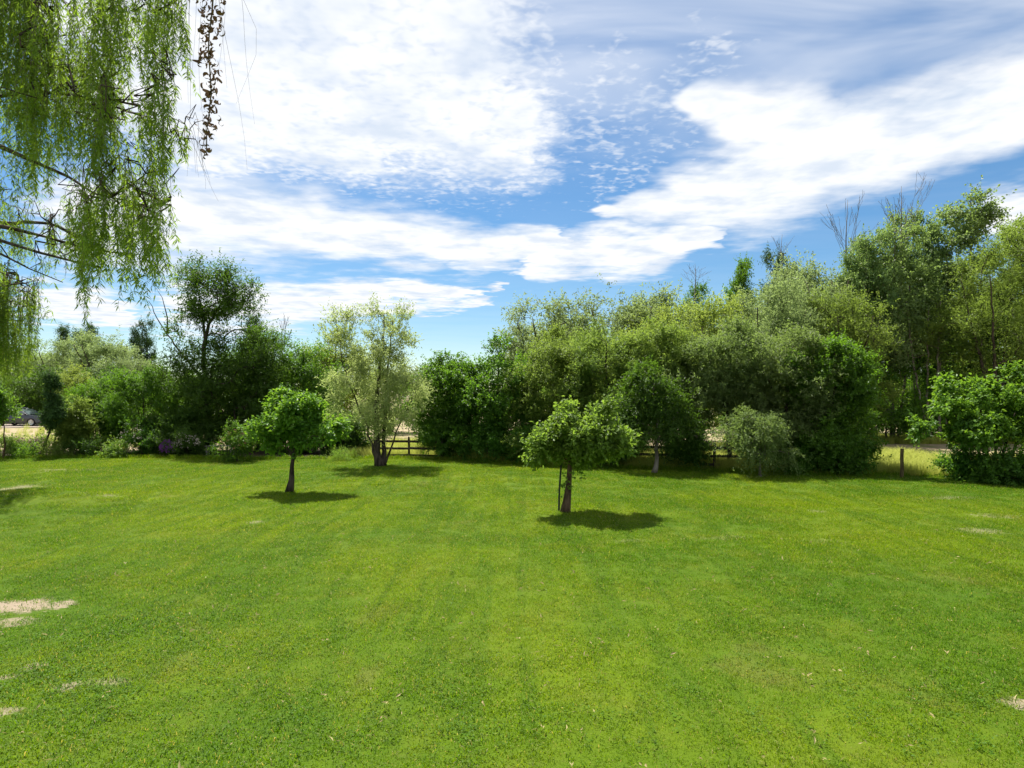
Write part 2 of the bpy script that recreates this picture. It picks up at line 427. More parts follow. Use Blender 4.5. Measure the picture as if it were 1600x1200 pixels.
def vnoise(x, y, seed=0):
    xi = np.floor(x).astype(int); yi = np.floor(y).astype(int); fx = x-xi; fy = y-yi
    fx = fx*fx*(3-2*fx); fy = fy*fy*(3-2*fy)
    def h(a, b):
        v = np.sin(a*127.1+b*311.7+seed*74.7)*43758.5453; return v-np.floor(v)
    return (h(xi, yi)*(1-fx)+h(xi+1, yi)*fx)*(1-fy)+(h(xi, yi+1)*(1-fx)+h(xi+1, yi+1)*fx)*fy
def bareness(x, y):
    b = np.zeros_like(x)
    nz = .6*vnoise(x*2.6, y*2.6, 3)+.4*vnoise(x*7, y*7, 5)
    for cx, cy, rx, ry, k in BARE:
        q = np.sqrt(((x-cx)/rx)**2+((y-cy)/ry)**2)
        b = np.maximum(b, k*np.clip(1.5-q-(nz-.45)*1.4, 0, 1))
    return b

def lawn_colour(T, lv=None):
    """colour of the turf: mowing streaks, lush and dry places, worn earth"""
    pos = T.node('ShaderNodeNewGeometry').outputs['Position']
    xy = T.vm('MULTIPLY', pos, (1, 1, 0))
    big = T.noise(xy, .16, 4, .55, .4)
    mid = T.noise(xy, .85, 5, .6, .2)
    rot = T.node('ShaderNodeMapping', {'Vector': xy, 'Rotation': (0, 0, math.radians(24)), 'Scale': (1.9, .16, 1)}).outputs[0]
    streak = T.noise(rot, 1.0, 3, .5, 1.2)
    fine = T.noise(xy, 9.0, 4, .6)
    c = T.mix(T.ss(big, .36, .64), (.067, .150, .002), (.130, .208, .002))
    c = T.mix(T.m('MULTIPLY', T.ss(mid, .44, .70), .55), c, (.140, .190, .010))
    c = T.mix(T.m('MULTIPLY', T.ss(streak, .44, .64), .55), c, (.055, .132, .003))
    c = T.mix(T.m('MULTIPLY', T.ss(fine, .56, .72), .35), c, (.165, .155, .045))
    dry = T.noise(xy, .42, 5, .62, .8)
    c = T.mix(T.m('MULTIPLY', T.ss(dry, .58, .72), .4), c, (.170, .165, .045))
    return c, xy, fine

def lawn_material():
    m, T = new_mat('turf')
    c, xy, fine = lawn_colour(T)
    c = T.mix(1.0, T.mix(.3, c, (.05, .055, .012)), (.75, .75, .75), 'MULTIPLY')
    n1 = T.noise(xy, 2.6, 6, .62, .5); n2 = T.noise(xy, 11, 4, .6)
    b = None
    wob = T.m('MULTIPLY_ADD', T.m('ADD', n1, n2), -1.9, 1.9)
    for cx, cy, rx, ry, k in BARE:
        q = T.vm('LENGTH', T.vm('MULTIPLY', T.vm('SUBTRACT', xy, (cx, cy, 0)), (1/rx, 1/ry, 0)), out=1)
        v = T.m('MULTIPLY', T.ss(T.m('ADD', q, wob), 1.25, .55), k)
        b = v if b is None else T.m('MAXIMUM', b, v)
    earth = T.mix(T.noise(xy, 16, 6, .65), (.15, .118, .082), (.32, .260, .190))
    c = T.mix(b, c, earth)
    bp = T.node('ShaderNodeBump', {'Strength': .7, 'Distance': .03, 'Height': T.m('ADD', n2, T.noise(xy, 40, 3, .6))})
    pb = T.node('ShaderNodeBsdfPrincipled', {'Base Color': c, 'Roughness': .95, 'Specular IOR Level': .1, 'Normal': bp.outputs[0]})
    finish(T, pb.outputs[0]); return m
def blade_material():
    m, T = new_mat('grass_blade')
    c, xy, fine = lawn_colour(T)
    lv = T.node('ShaderNodeAttribute', attribute_name='lv').outputs['Fac']
    c = T.mix(T.ss(lv, .0, .9), T.mix(1.0, c, (.62, .72, .7), 'MULTIPLY'), T.mix(1.0, c, (1.35, 1.25, 1.3), 'MULTIPLY'))
    c = T.mix(T.ss(lv, .94, .96), c, (.30, .27, .12))
    tc = T.mix(1.0, c, (2.0, 1.85, .6), 'MULTIPLY')
    pb = T.node('ShaderNodeBsdfPrincipled', {'Base Color': c, 'Roughness': .5, 'Specular IOR Level': .18})
    tr = T.node('ShaderNodeBsdfTranslucent', {'Color': tc})
    mx = T.node('ShaderNodeMixShader', {0: .45}); T.l.new(pb.outputs[0], mx.inputs[1]); T.l.new(tr.outputs[0], mx.inputs[2])
    finish(T, mx.outputs[0]); return m
def field_material():
    m, T = new_mat('dry_field')
    pos = T.node('ShaderNodeNewGeometry').outputs['Position']; xy = T.vm('MULTIPLY', pos, (1, 1, 0))
    n = T.noise(xy, .35, 5, .6, .4); f = T.noise(xy, 3, 6, .65)
    c = T.mix(T.ss(f, .3, .7), (.20, .155, .095), (.33, .27, .175))
    c = T.mix(T.m('MULTIPLY', T.ss(n, .48, .66), .8), c, (.11, .14, .03))
    bp = T.node('ShaderNodeBump', {'Strength': .6, 'Distance': .08, 'Height': f})
    pb = T.node('ShaderNodeBsdfPrincipled', {'Base Color': c, 'Roughness': .95, 'Specular IOR Level': .1, 'Normal': bp.outputs[0]})
    finish(T, pb.outputs[0]); return m
M['turf'] = lawn_material(); M['blade'] = blade_material(); M['field'] = field_material()

def grid_mesh(name, xs, ys_of, nrow, dz):
    v = []; nx = len(xs)
    for i in range(nrow):
        s = i/(nrow-1)
        y = ys_of(xs, s)
        v.append(np.stack([xs, y, ground(xs, y)+dz], 1))
    v = np.concatenate(v)
    i, j = np.meshgrid(np.arange(nrow-1), np.arange(nx-1), indexing='ij'); a = (i*nx+j).ravel()
    return mesh_np(name, v, np.stack([a, a+1, a+nx+1, a+nx], 1), np.full(len(a), 4), None, True)
gx = np.concatenate([np.array([-1500, -700, -300, -150, -100]), np.arange(-80, 81, 2.0), np.array([100, 150, 300, 700, 1500])])
gyk = np.concatenate([np.array([-300, -100, -40]), np.arange(-20, 90, 2.0), np.array([100, 130, 200, 400, 900, 1800])])
link('ground', grid_mesh('ground', gx, lambda xs, s: np.full(len(xs), gyk[int(round(s*(len(gyk)-1)))]), len(gyk), -.06), M['field'])['kind'] = 'structure'
lx = np.arange(-42, 36.1, .6)
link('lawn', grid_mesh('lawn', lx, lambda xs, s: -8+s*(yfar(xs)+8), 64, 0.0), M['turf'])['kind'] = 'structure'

# pale drive on the left where the car stands
def strip(name, pts, w, dz, mat):
    pts = np.array(pts, float); k = 24; s = np.linspace(0, len(pts)-1, k)
    c = np.stack([np.interp(s, np.arange(len(pts)), pts[:, i]) for i in range(2)], 1)
    t = nrm(np.gradient(c, axis=0)); nrmv = np.stack([-t[:, 1], t[:, 0]], 1); v = []
    for off in np.linspace(-w/2, w/2, 6):
        q = c+nrmv*off; v.append(np.column_stack([q, ground(q[:, 0], q[:, 1])+dz]))
    v = np.concatenate(v); i, j = np.meshgrid(np.arange(5), np.arange(k-1), indexing='ij'); a = (i*k+j).ravel()
    return link(name, mesh_np(name, v, np.stack([a, a+1, a+k+1, a+k], 1), np.full(len(a), 4), None, True), mat)
M['gravel'] = plain_mat('pale_gravel', (.30, .25, .21), .95, .1, 0, .3, 5)
strip('driveway', [(-75, 57.5), (-46, 57.5), (-36, 60), (-24, 72), (-14, 95)], 7.5, -.01, M['gravel'])['kind'] = 'structure'

# ------------------------------------------------------------------ grass blades (uncountable: instanced tufts)
def tuft_mesh(name, rng, radius, n, h0, h1, w, lean):
    r = radius*np.sqrt(rng.random(n)); th = rng.random(n)*6.283
    base = np.stack([r*np.cos(th), r*np.sin(th), np.full(n, -.008)], 1)
    h = (h0+(h1-h0)*rng.random(n)**1.3)[:, None]
    a = rng.random(n)*6.283; ld = np.stack([np.cos(a), np.sin(a), np.zeros(n)], 1)*(lean*(.2+rng.random(n)))[:, None]
    sa = rng.random(n)*6.283; sd = np.stack([np.cos(sa), np.sin(sa), np.zeros(n)], 1)*w*(.6+.7*rng.random(n))[:, None]
    up = np.array([0, 0, 1.0])
    mid = base+up*h*.6+ld*h*.35; tip = base+up*h*(1-.35*lean)+ld*h*1.1
    V = np.stack([base-sd/2, base+sd/2, mid+sd*.42, mid-sd*.42, tip], 1).reshape(-1, 3)
    o = np.arange(n)*5
    L = np.stack([o, o+1, o+2, o+3, o+3, o+2, o+4], 1).ravel(); S = np.tile([4, 3], n)
    return mesh_np(name, V, L, S, np.repeat(rng.random(n), 2))
def scatter(name, label, cat, pts, rot, scl, meshes, mat, seed):
    me = mesh_np(name, pts, [], []) if False else bpy.data.meshes.new(name)
    me.vertices.add(len(pts)); me.vertices.foreach_set('co', np.asarray(pts, np.float32).ravel())
    for k, v in (('rz', rot), ('sc', scl)):
        a = me.attributes.new(k, 'FLOAT', 'POINT'); a.data.foreach_set('value', np.asarray(v, np.float32))
    me.update()
    o = link(name, me); o['kind'] = 'stuff'; tag(o, label, cat)
    g = bpy.data.node_groups.new(name, 'GeometryNodeTree')
    g.interface.new_socket('Geometry', in_out='INPUT', socket_type='NodeSocketGeometry')
    g.interface.new_socket('Geometry', in_out='OUTPUT', socket_type='NodeSocketGeometry')
    N, Lk = g.nodes, g.links
    gi = N.new('NodeGroupInput'); go = N.new('NodeGroupOutput'); inst = N.new('GeometryNodeInstanceOnPoints')
    j = N.new('GeometryNodeJoinGeometry')
    for m_ in meshes:
        m_.materials.append(mat)
        ob = bpy.data.objects.new(name+'_tuft', m_)
        oi = N.new('GeometryNodeObjectInfo'); oi.inputs['Object'].default_value = ob; oi.inputs['As Instance'].default_value = True
        Lk.new(oi.outputs['Geometry'], j.inputs[0])
    Lk.new(gi.outputs[0], inst.inputs['Points']); Lk.new(j.outputs[0], inst.inputs['Instance'])
    inst.inputs['Pick Instance'].default_value = True
    ri = N.new('FunctionNodeRandomValue'); ri.data_type = 'INT'
    ri.inputs[4].default_value = 0; ri.inputs[5].default_value = len(meshes)-1; ri.inputs['Seed'].default_value = seed
    Lk.new(ri.outputs[2], inst.inputs['Instance Index'])
    na = N.new('GeometryNodeInputNamedAttribute'); na.data_type = 'FLOAT'; na.inputs[0].default_value = 'rz'
    cx = N.new('ShaderNodeCombineXYZ'); Lk.new(na.outputs[0], cx.inputs[2]); Lk.new(cx.outputs[0], inst.inputs['Rotation'])
    nb = N.new('GeometryNodeInputNamedAttribute'); nb.data_type = 'FLOAT'; nb.inputs[0].default_value = 'sc'
    cs = N.new('ShaderNodeCombineXYZ'); [Lk.new(nb.outputs[0], cs.inputs[i]) for i in range(3)]; Lk.new(cs.outputs[0], inst.inputs['Scale'])
    Lk.new(inst.outputs[0], go.inputs[0])
    md = o.modifiers.new('grass', 'NODES'); md.node_group = g
    return o

def build_grass():
    rng = np.random.default_rng(5)
    P, Sc = [], []
    y = 3.6
    while y < 34:
        s = .27 if y < 11 else .27+(y-11)*.011
        w = .95*y+1.5; k = int(2*w/s)
        x = -w+(np.arange(k)+rng.random(k))*s
        yy = y+(rng.random(k)-.5)*s*1.2
        ok = (yy < yfar(x)-.05) & (x > -40) & (x < 34); x, yy = x[ok], yy[ok]
        keep = rng.random(len(x)) > bareness(x, yy)*1.02
        x, yy = x[keep], yy[keep]
        P.append(np.stack([x, yy, ground(x, yy)], 1)); Sc.append(np.full(len(x), (s/.27)**.8)*(.75+.5*rng.random(len(x)))*(.80+.4*vnoise(x*.9, yy*.9, 9)))
        y += s
    P = np.concatenate(P); Sc = np.concatenate(Sc)
    ms = [tuft_mesh('grass_tuft', np.random.default_rng(i), .28, 250, .020, .068, .0062, .95) for i in range(4)]
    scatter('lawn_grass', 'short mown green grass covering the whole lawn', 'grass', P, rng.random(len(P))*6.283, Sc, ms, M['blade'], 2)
build_grass()

M['tall'] = leaf_mat('tall_grass_blade', (.24, .30, .04), (.46, .48, .12), (.56, .60, .12), .48, .6, .15)
def build_tall():
    rng = np.random.default_rng(8); P = []
    # along and beyond the fence line, thinning into the dry field
    n = 9000
    x = rng.uniform(-9, 27, n); yy = yfar(x)+.55+rng.random(n)**1.7*11
    ok = (np.abs(x) < .92*yy+1) & (yy < 46) & (vnoise(x*.8, yy*.8, 4)+.25*rng.random(n) > .42+.028*(yy-yfar(x))); x, yy = x[ok], yy[ok]
    P.append(np.stack([x, yy, ground(x, yy)-.06], 1))
    x = rng.uniform(12.5, 21, 3200); yy = yfar(x)+.5+rng.random(3200)*13; P.append(np.stack([x, yy, ground(x, yy)-.06], 1))
    x = rng.uniform(16, 40, 1600); yy = 44+rng.random(1600)*5; P.append(np.stack([x, yy, ground(x, yy)-.06], 1))
    x = rng.uniform(-60, -24, 900); yy = rng.uniform(38, 53, 900); ok = rng.random(900) < .4; x, yy = x[ok], yy[ok]
    P.append(np.stack([x, yy, ground(x, yy)-.06], 1))
    P = np.concatenate(P)
    ms = [tuft_mesh('tall_tuft', np.random.default_rng(30+i), .2, 60, .3, .75, .009, .42) for i in range(3)]
    scatter('tall_field_grass', 'tall yellow-green uncut grass beyond the fence line', 'grass', P, rng.random(len(P))*6.283, .6+.55*rng.random(len(P)), ms, M['tall'], 4)
build_tall()
def build_edges():
    rng = np.random.default_rng(18)
    n = 2600; x = rng.uniform(-29, 22, n); yy = yfar(x)+rng.normal(0, .16, n)+.06
    gap = (x > X(1362, 26)) & (x < X(1480, 26)); k = ~gap | (rng.random(n) < .5)
    x, yy = x[k], yy[k]
    ms = [tuft_mesh('edge_tuft', np.random.default_rng(50+i), .14, 46, .06, .26, .009, .6) for i in range(3)]
    scatter('edge_grass', 'fringe of longer unmown grass along the hedge and bed edge', 'grass', np.stack([x, yy, ground(x, yy)], 1), rng.random(len(x))*6.283, .5+.9*rng.random(len(x))**2, ms, M['blade'], 6)
    # broad-leaved weeds and clover in the worn near turf
    P = []
    for px, py, sx, sy, m in [(190, 1000, 190, 80, 150), (120, 1075, 150, 60, 110), (640, 1130, 420, 40, 60), (1400, 1100, 240, 60, 80), (1000, 1000, 520, 130, 70), (300, 900, 260, 60, 40)]:
        q = rng.normal(size=(m, 2))*np.array([sx, sy])*.6+np.array([px, py]); q = q[(q[:, 1] > 800)]
        d = CAM_H*FPX/(q[:, 1]-HOR); xx = (q[:, 0]-800)/FPX*d; P.append(np.stack([xx, d], 1))
    P = np.concatenate(P); P = P[P[:, 1] < 22]
    def rosette(seed):
        r = np.random.default_rng(seed); c = r.normal(size=(14, 3))*np.array([.07, .07, .0])+np.array([0, 0, .022])
        V, L, S, A = leaves(r, c, np.tile([0, 0, 1.0], (14, 1)), 1, 2, .022, .020, .016, .2, 0, 1.0, .012, .6)
        V = V.copy(); V[:, 2] = np.clip(V[:, 2], .008, .06)
        return mesh_np('weed_leaf', V, L, S, A)
    scatter('lawn_weeds', 'small clover and broad-leaved weeds scattered through the near turf', 'weeds', np.column_stack([P, ground(P[:, 0], P[:, 1])]), rng.random(len(P))*6.283, .7+.8*rng.random(len(P)), [rosette(i) for i in range(3)], M['weed'], 7)
    # fallen willow leaves and twigs
    m = 420; d = rng.uniform(4.2, 15, m); xx = rng.uniform(-.9, .9, m)*d
    def litter(seed):
        r = np.random.default_rng(seed); c = r.normal(size=(1, 3))*.01+np.array([[0, 0, .045]])
        V, L, S, A = leaves(r, c, np.array([[1.0, 0, .1]]), 1, 2, .05, .055, .016, .0, 0, .5, .02, .7)
        return mesh_np('fallen_leaf', V, L, S, A)
    scatter('fallen_leaves', 'pale dry leaves fallen here and there on the lawn', 'leaves', np.column_stack([xx, d, ground(xx, d)]), rng.random(m)*6.283, .6+.9*rng.random(m), [litter(i) for i in range(4)], M['litter'], 9)
M['weed'] = leaf_mat('weed_leaf', (.045, .110, .006), (.095, .180, .012), (.20, .38, .02), .42, .55, .15)
M['litter'] = leaf_mat('dry_leaf', (.20, .16, .06), (.42, .36, .18), (.4, .34, .12), .25, .6, .2)
build_edges()

# ------------------------------------------------------------------ fences and posts
def fence_run(name, label, pts, spacing, h, n_rail=3, mesh_top=False, seed=0, group=None):
    rng = np.random.default_rng(seed)
    pts = np.array(pts, float); seg = np.linalg.norm(np.diff(pts, axis=0), axis=1); cum = np.concatenate([[0], np.cumsum(seg)])
    k = max(2, int(round(cum[-1]/spacing))+1); s = np.linspace(0, cum[-1], k)
    q = np.stack([np.interp(s, cum, pts[:, i]) for i in range(2)], 1)
    b = (q[0, 0], q[0, 1], gz(*q[0])); root = empty(name, b, label, 'fence', group)
    B = np.array(b)
    ph = []
    for i in range(k):
        x, y = q[i]; z = gz(x, y); hh = h*(1+.06*rng.normal())
        a = Acc(); a.tube([(x, y, z-.15), (x+rng.normal()*.01, y, z+hh*.5), (x+rng.normal()*.02, y+rng.normal()*.02, z+hh-.01), (x, y, z+hh)], [.062, .06, .058, .048], 8)
        m = a.mesh('post', False); shift(m, B); link('post', m, M['fence'], root); ph.append(hh)
    for i in range(k-1):
        p0, p1 = q[i], q[i+1]; t = nrm(p1-p0); off = np.array([t[1], -t[0]])*.082
        L = np.linalg.norm(p1-p0); rz = math.atan2(t[1], t[0])
        for r in range(n_rail):
            zz = h*(.14+.36*r) if n_rail == 3 else h*(.3+.45*r)
            c = (p0+p1)/2+off
            a = Acc(); a.box((c[0], c[1], (gz(*p0)+gz(*p1))/2+zz+rng.normal()*.012), (L-.012, .035, .115), rz, 0, .004, rng)
            m = a.mesh('rail'); shift(m, B); link('rail', m, M['fence'], root)
    if mesh_top:
        p0, p1 = q[0], q[1]; a = Acc()
        for u in np.linspace(.03, .97, 26):
            c = p0+(p1-p0)*u; z = gz(*c); a.tube([(c[0], c[1], z+h*.86), (c[0], c[1], z+h*1.12)], [.004, .004], 4)
        for w in (1.0, 1.12):
            a.tube([(p0[0], p0[1], gz(*p0)+h*w), (p1[0], p1[1], gz(*p1)+h*w)], [.005, .005], 4)
        m = a.mesh('wire_mesh'); shift(m, B); link('wire_mesh', m, M['fence'], root)
    return root
FL = lambda px, d: (X(px, d), d)
fence_run('rail_fence', 'dark wooden rail fence with wire mesh top, seen right of the silvery willow trunk', [FL(585, 33.8), FL(638, 33.6), FL(690, 33.0)], 1.75, 1.02, 3, True, 1)
fence_run('rail_fence', 'dark three-rail wooden fence glimpsed through the gaps under the hedge', [FL(985, 29.4), FL(1038, 29.0), FL(1107, 28.5), FL(1185, 28.0)], 1.9, 1.04, 3, False, 2)
fence_run('rail_fence', 'dark post and rail fence behind the bright bush at the right edge', [FL(1508, 25.2), FL(1592, 24.4), FL(1690, 23.6)], 2.1, 1.12, 2, False, 3)
def lone_post(px, pt, pb, w, name, label, cat, mat):
    d = DG(pb); x, y = X(px, d), d; z = gz(x, y); hh = (pb-pt)/FPX*d
    a = Acc(); a.tube([(x, y, z-.2), (x+.012, y, z+hh*.3), (x, y, z+hh*.7), (x+.015, y, z+hh-.015), (x+.015, y, z+hh)], [w, w*1.04, w*.97, w, w*.82], 10)
    m = a.mesh(name, False); shift(m, (x, y, z)); return tag(link(name, m, mat, None, (x, y, z)), label, cat)
lone_post(1409, 701, 746, .066, 'fence_post', 'single weathered wooden post standing alone in the gateway gap', 'post', M['post'])
M['stake'] = plain_mat('dark_green_steel', (.018, .026, .016), .6, .4)
sd_ = DG(801)
_a = Acc(); _x = X(874, sd_)
_a.tube([(_x-.02, sd_, -.2), (_x, sd_, .6), (_x+.05, sd_, 1.35)], [.028, .027, .026], 8)
_m = _a.mesh('tree_stake'); shift(_m, (_x, sd_, 0)); tag(link('tree_stake', _m, M['stake'], None, (_x, sd_, 0)), 'slim dark stake standing beside the nearest small tree trunk', 'stake')

# ------------------------------------------------------------------ small trees on the lawn
BIG = dict(twigs=9, K=8, tl=.30, ll=.15, lw=.085, up=.35, spread=.75, spreadc=.07, flat=.45)
d = DG(765); bx = X(452, d)
tree('ornamental_tree', 'small round-crowned tree with a leaning trunk on the left of the lawn', 'tree', (bx, d),
     [E(402, 508, 612, 690, d, 1.0), E(480, 542, 646, 706, d, 1.0), E(388, 436, 655, 712, d, 1.0), E(425, 480, 625, 690, d, 1.3), E(440, 500, 668, 706, d, .9)],
     'lawnleaf', 11, 150, stems=[([(bx, d, -.1), (X(455, d), d, Z(735, d)), (X(461, d), d, Z(716, d)), (X(458, d), d, Z(690, d)), (X(470, d), d+.1, Z(650, d))], .10, .03),
                        ([(X(461, d), d, Z(716, d)), (X(448, d), d+.05, Z(703, d)), (X(430, d), d-.1, Z(670, d))], .05, .02)],
     leaf=dict(BIG, twigs=9, K=8), fit=.8, R=.30, shell=.5, zmin=.95, wkw=dict(r_tip=.006))
d = DG(803); bx = X(882, d)
tree('ornamental_tree', 'nearest small tree, several leafy lobes above a bent trunk beside a stake', 'tree', (bx, d),
     [E(848, 960, 650, 718, d, .9), E(866, 908, 620, 690, d, .9, 1.5), E(918, 958, 621, 690, d, .9, 1.5), E(818, 874, 676, 718, d, 1.1), E(926, 986, 664, 722, d, 1.0), E(866, 928, 692, 734, d, 1.2), E(838, 880, 655, 700, d, 1)],
     'lawnleaf2', 12, 250, stems=[([(bx, d, -.1), (X(885, d), d, Z(772, d)), (X(893, d), d, Z(738, d)), (X(896, d), d, Z(715, d)), (X(885, d), d+.1, Z(660, d))], .115, .03),
                        ([(X(896, d), d, Z(722, d)), (X(915, d), d+.05, Z(695, d)), (X(936, d), d, Z(655, d))], .06, .02)],
     leaf=dict(BIG, ll=.12, lw=.072, twigs=10, K=8, tl=.24), fit=.55, R=.24, shell=.5, zmin=1.28, bark='barkred', wkw=dict(r_tip=.005),
     extra=lambda rng: [leaves(rng, np.array([[X(887, 17.5), 17.45, Z(760, 17.5)], [X(892, 17.5), 17.45, Z(748, 17.5)]]), np.array([[0, -1., 0], [.5, -1., 0]]), 6, 6, .15, .1, .06, .2)])

# silvery willow in the middle distance
d = 28.8; bx = X(594, d); ZB = gz(bx, d)
SIL = dict(twigs=13, K=14, tl=.62, ll=.10, lw=.030, up=.45, spread=.75, spreadc=.14, flat=.2)
tree('silver_willow', 'tall silvery-green willow with several slim stems on the far lawn', 'tree', (bx, d),
     [E(512, 590, 560, 684, d, .9), E(590, 676, 552, 680, d, .9), E(530, 650, 530, 640, d, .9), E(562, 648, 488, 570, d, .8, .9), E(575, 618, 466, 520, d, .8, .5), E(497, 565, 486, 545, d, .8, .45),
      E(560, 640, 620, 690, d, 1.0), E(625, 682, 575, 640, d, .8)],
     'silver', 13, 260, stems=[([(bx, d, ZB-.1), (X(588, d), d, Z(690, d)), (X(588, d), d, Z(620, d)), (X(598, d), d, Z(540, d)), (X(600, d), d, Z(490, d))], .17, .02),
                       ([(X(598, d), d+.1, ZB-.1), (X(599, d), d+.2, Z(660, d)), (X(606, d), d+.2, Z(560, d)), (X(612, d), d+.2, Z(500, d))], .12, .02),
                       ([(X(600, d), d, ZB), (X(618, d), d-.1, Z(680, d)), (X(650, d), d, Z(610, d))], .055, .012),
                       ([(X(589, d), d, ZB+.3), (X(572, d), d, Z(660, d)), (X(540, d), d, Z(590, d)), (X(525, d), d, Z(505, d))], .055, .010)],
     leaf=dict(SIL, twigs=11, K=12, lw=.042, ll=.11, tl=.5), R=.45, shell=.3, power=.8, zmin=1.1, keep=.4, bark='bark', wkw=dict(r_tip=.0045, bow=.05))

# ------------------------------------------------------------------ the hedge along the fence
HED = dict(twigs=12, K=11, tl=.42, ll=.125, lw=.075, up=.25, spread=.8, spreadc=.14)
OLV = dict(twigs=13, K=12, tl=.46, ll=.115, lw=.055, up=.3, spread=.8, spreadc=.15)
def hedge_tree(px, d, ells, leafm, label, seed, n=200, lf=HED, r0=.12, zmin=.15, stems=None, shell=.5, **k):
    return tree('hedge_tree', label, 'tree', (X(px, d), d), ells, leafm, seed, n, stems=stems, r0=r0, group='trees grown together into the far hedge', leaf=lf, R=.72, shell=.38, zmin=zmin, keep=.6, **k)
hedge_tree(700, 34.3, [E(645, 750, 560, 690, 34.3, .9), E(651, 744, 640, 722, 33.9, .7), E(670, 724, 548, 620, 34.3, 1)], 'hedge', 'dark green hedge tree just right of the silvery willow', 21, 280)
hedge_tree(775, 33.0, [E(709, 846, 548, 690, 33.0, .8), E(714, 841, 640, 728, 32.6, .6), E(747, 818, 531, 620, 33, .9)], 'hedge', 'dense dark green hedge tree between the silvery willow and the nearest small tree', 22, 299)
hedge_tree(862, 31.6, [E(794, 936, 530, 690, 31.6, .8), E(804, 936, 640, 736, 31.0, .6), E(826, 904, 520, 610, 32, .9)], 'olive', 'olive-green hedge tree directly behind the nearest small tree', 23, 325, OLV)
hedge_tree(950, 30.6, [E(879, 1016, 520, 680, 30.6, .8), E(884, 1006, 630, 738, 30.0, .6), E(906, 994, 508, 600, 31, .9)], 'olive', 'olive hedge tree right behind the upper lobes of the nearest tree', 24, 325, OLV)
hedge_tree(1046, 30.2, [E(970, 1090, 512, 680, 30.3, .7), E(996, 1074, 500, 590, 31, .9), E(953, 1002, 630, 700, 29.8, .5), E(1042, 1103, 600, 685, 30, .6)], 'olive', 'hedge tree rising above the short-trunked dark tree by the fence', 25, 299, OLV, zmin=1.9)
hedge_tree(1140, 29.3, [E(1064, 1206, 512, 670, 29.4, .75), E(1047, 1113, 560, 690, 29.0, .6), E(1096, 1184, 506, 590, 30, .8), E(1147, 1208, 620, 690, 28.6, .5)], 'grey', 'grey-green hedge tree with fence gap under its left side', 26, 312, OLV, zmin=1.8)
hedge_tree(1225, 28.2, [E(1158, 1307, 525, 680, 28.4, .8), E(1174, 1296, 640, 746, 27.6, .55), E(1186, 1274, 520, 600, 29, .9)], 'grey', 'broad grey-green hedge tree right of the drooping pale shrub', 27, 325, OLV)
hedge_tree(1300, 27.6, [E(1240, 1357, 535, 680, 27.8, .9), E(1245, 1357, 650, 748, 27.0, .7), E(1287, 1361, 570, 650, 27.5, .8), E(1267, 1333, 528, 600, 28.5, .9)], 'hedge', 'bright-topped hedge tree at the right end of the hedge', 28, 338)
# thin privet skirt at the hedge foot, leaving the two fence windows open
for i, (p0, p1, pt, dd, lab) in enumerate([(655, 730, 668, 33.2, 'low dark skirt shrub at the left foot of the hedge'), (725, 800, 670, 31.9, 'low dark skirt shrub at the hedge foot left of the nearest small tree'),
        (800, 872, 672, 30.7, 'low dark skirt shrub just behind the stake of the nearest tree'), (905, 975, 680, 29.2, 'low dark skirt shrub right behind the nearest small tree'),
        (1050, 1098, 686, 28.0, 'dark leafy shrub between the two fence windows'),
        (1200, 1280, 690, 26.9, 'low dark skirt shrub right of the drooping pale shrub'), (1275, 1352, 684, 26.5, 'rounded dark skirt shrub at the right end of the hedge')]):
    tree('hedge_shrub', lab, 'shrub', (X((p0+p1)/2, dd), dd), [E(p0, p1, pt, HOR+CAM_H/dd*FPX+4, dd, .55)], 'dark' if i in (4,) else 'hedge', 60+i, 60, r0=.04,
         group='low shrubs along the hedge foot', leaf=dict(HED, ll=.10, lw=.055, tl=.42, twigs=11), shell=.45, zmin=.05, keep=.4)
# short-trunked dark tree and the drooping pale shrub in front of the hedge
d = 26.6; bx = X(1021, d)
tree('dark_tree', 'dark drooping tree on a short pale trunk in front of the hedge', 'tree', (bx, d),
     [E(978, 1040, 572, 660, d+.7, .7), E(1000, 1030, 556, 610, d+.6, .8), E(1030, 1084, 600, 660, d+.4, .7), E(952, 1000, 628, 690, d+.5, .7), E(1040, 1100, 648, 704, d+.3, .6), E(985, 1050, 640, 700, d+.2, .6)], 'dark', 41, 160,
     stems=[([(bx, d, -.1), (X(1026, d), d, Z(705, d)), (X(1032, d), d+.3, Z(680, d)), (X(1025, d), d+.5, Z(600, d))], .10, .03)],
     leaf=dict(HED, up=-.15, droop=.5, ll=.12, lw=.055, tl=.6), fit=.5, R=.6, shell=.45, zmin=1.4, bark='barkpale')
d = 25.6; bx = X(1188, d)
tree('drooping_shrub', 'pale grey-green drooping shrub standing in front of the hedge', 'shrub', (bx, d),
     [E(1152, 1212, 638, 690, d+.4, .9), E(1132, 1172, 652, 706, d, .8), E(1195, 1226, 660, 700, d+.3, .8), E(1160, 1200, 676, 724, d-.2, .7), E(1208, 1242, 684, 730, d+.3, .7)], 'grey', 42, 110, r0=.05,
     leaf=dict(OLV, up=-.2, droop=.9, ll=.10, lw=.040, tl=.5, twigs=11), R=.32, shell=.3, zmin=.3, bark='barkpale')
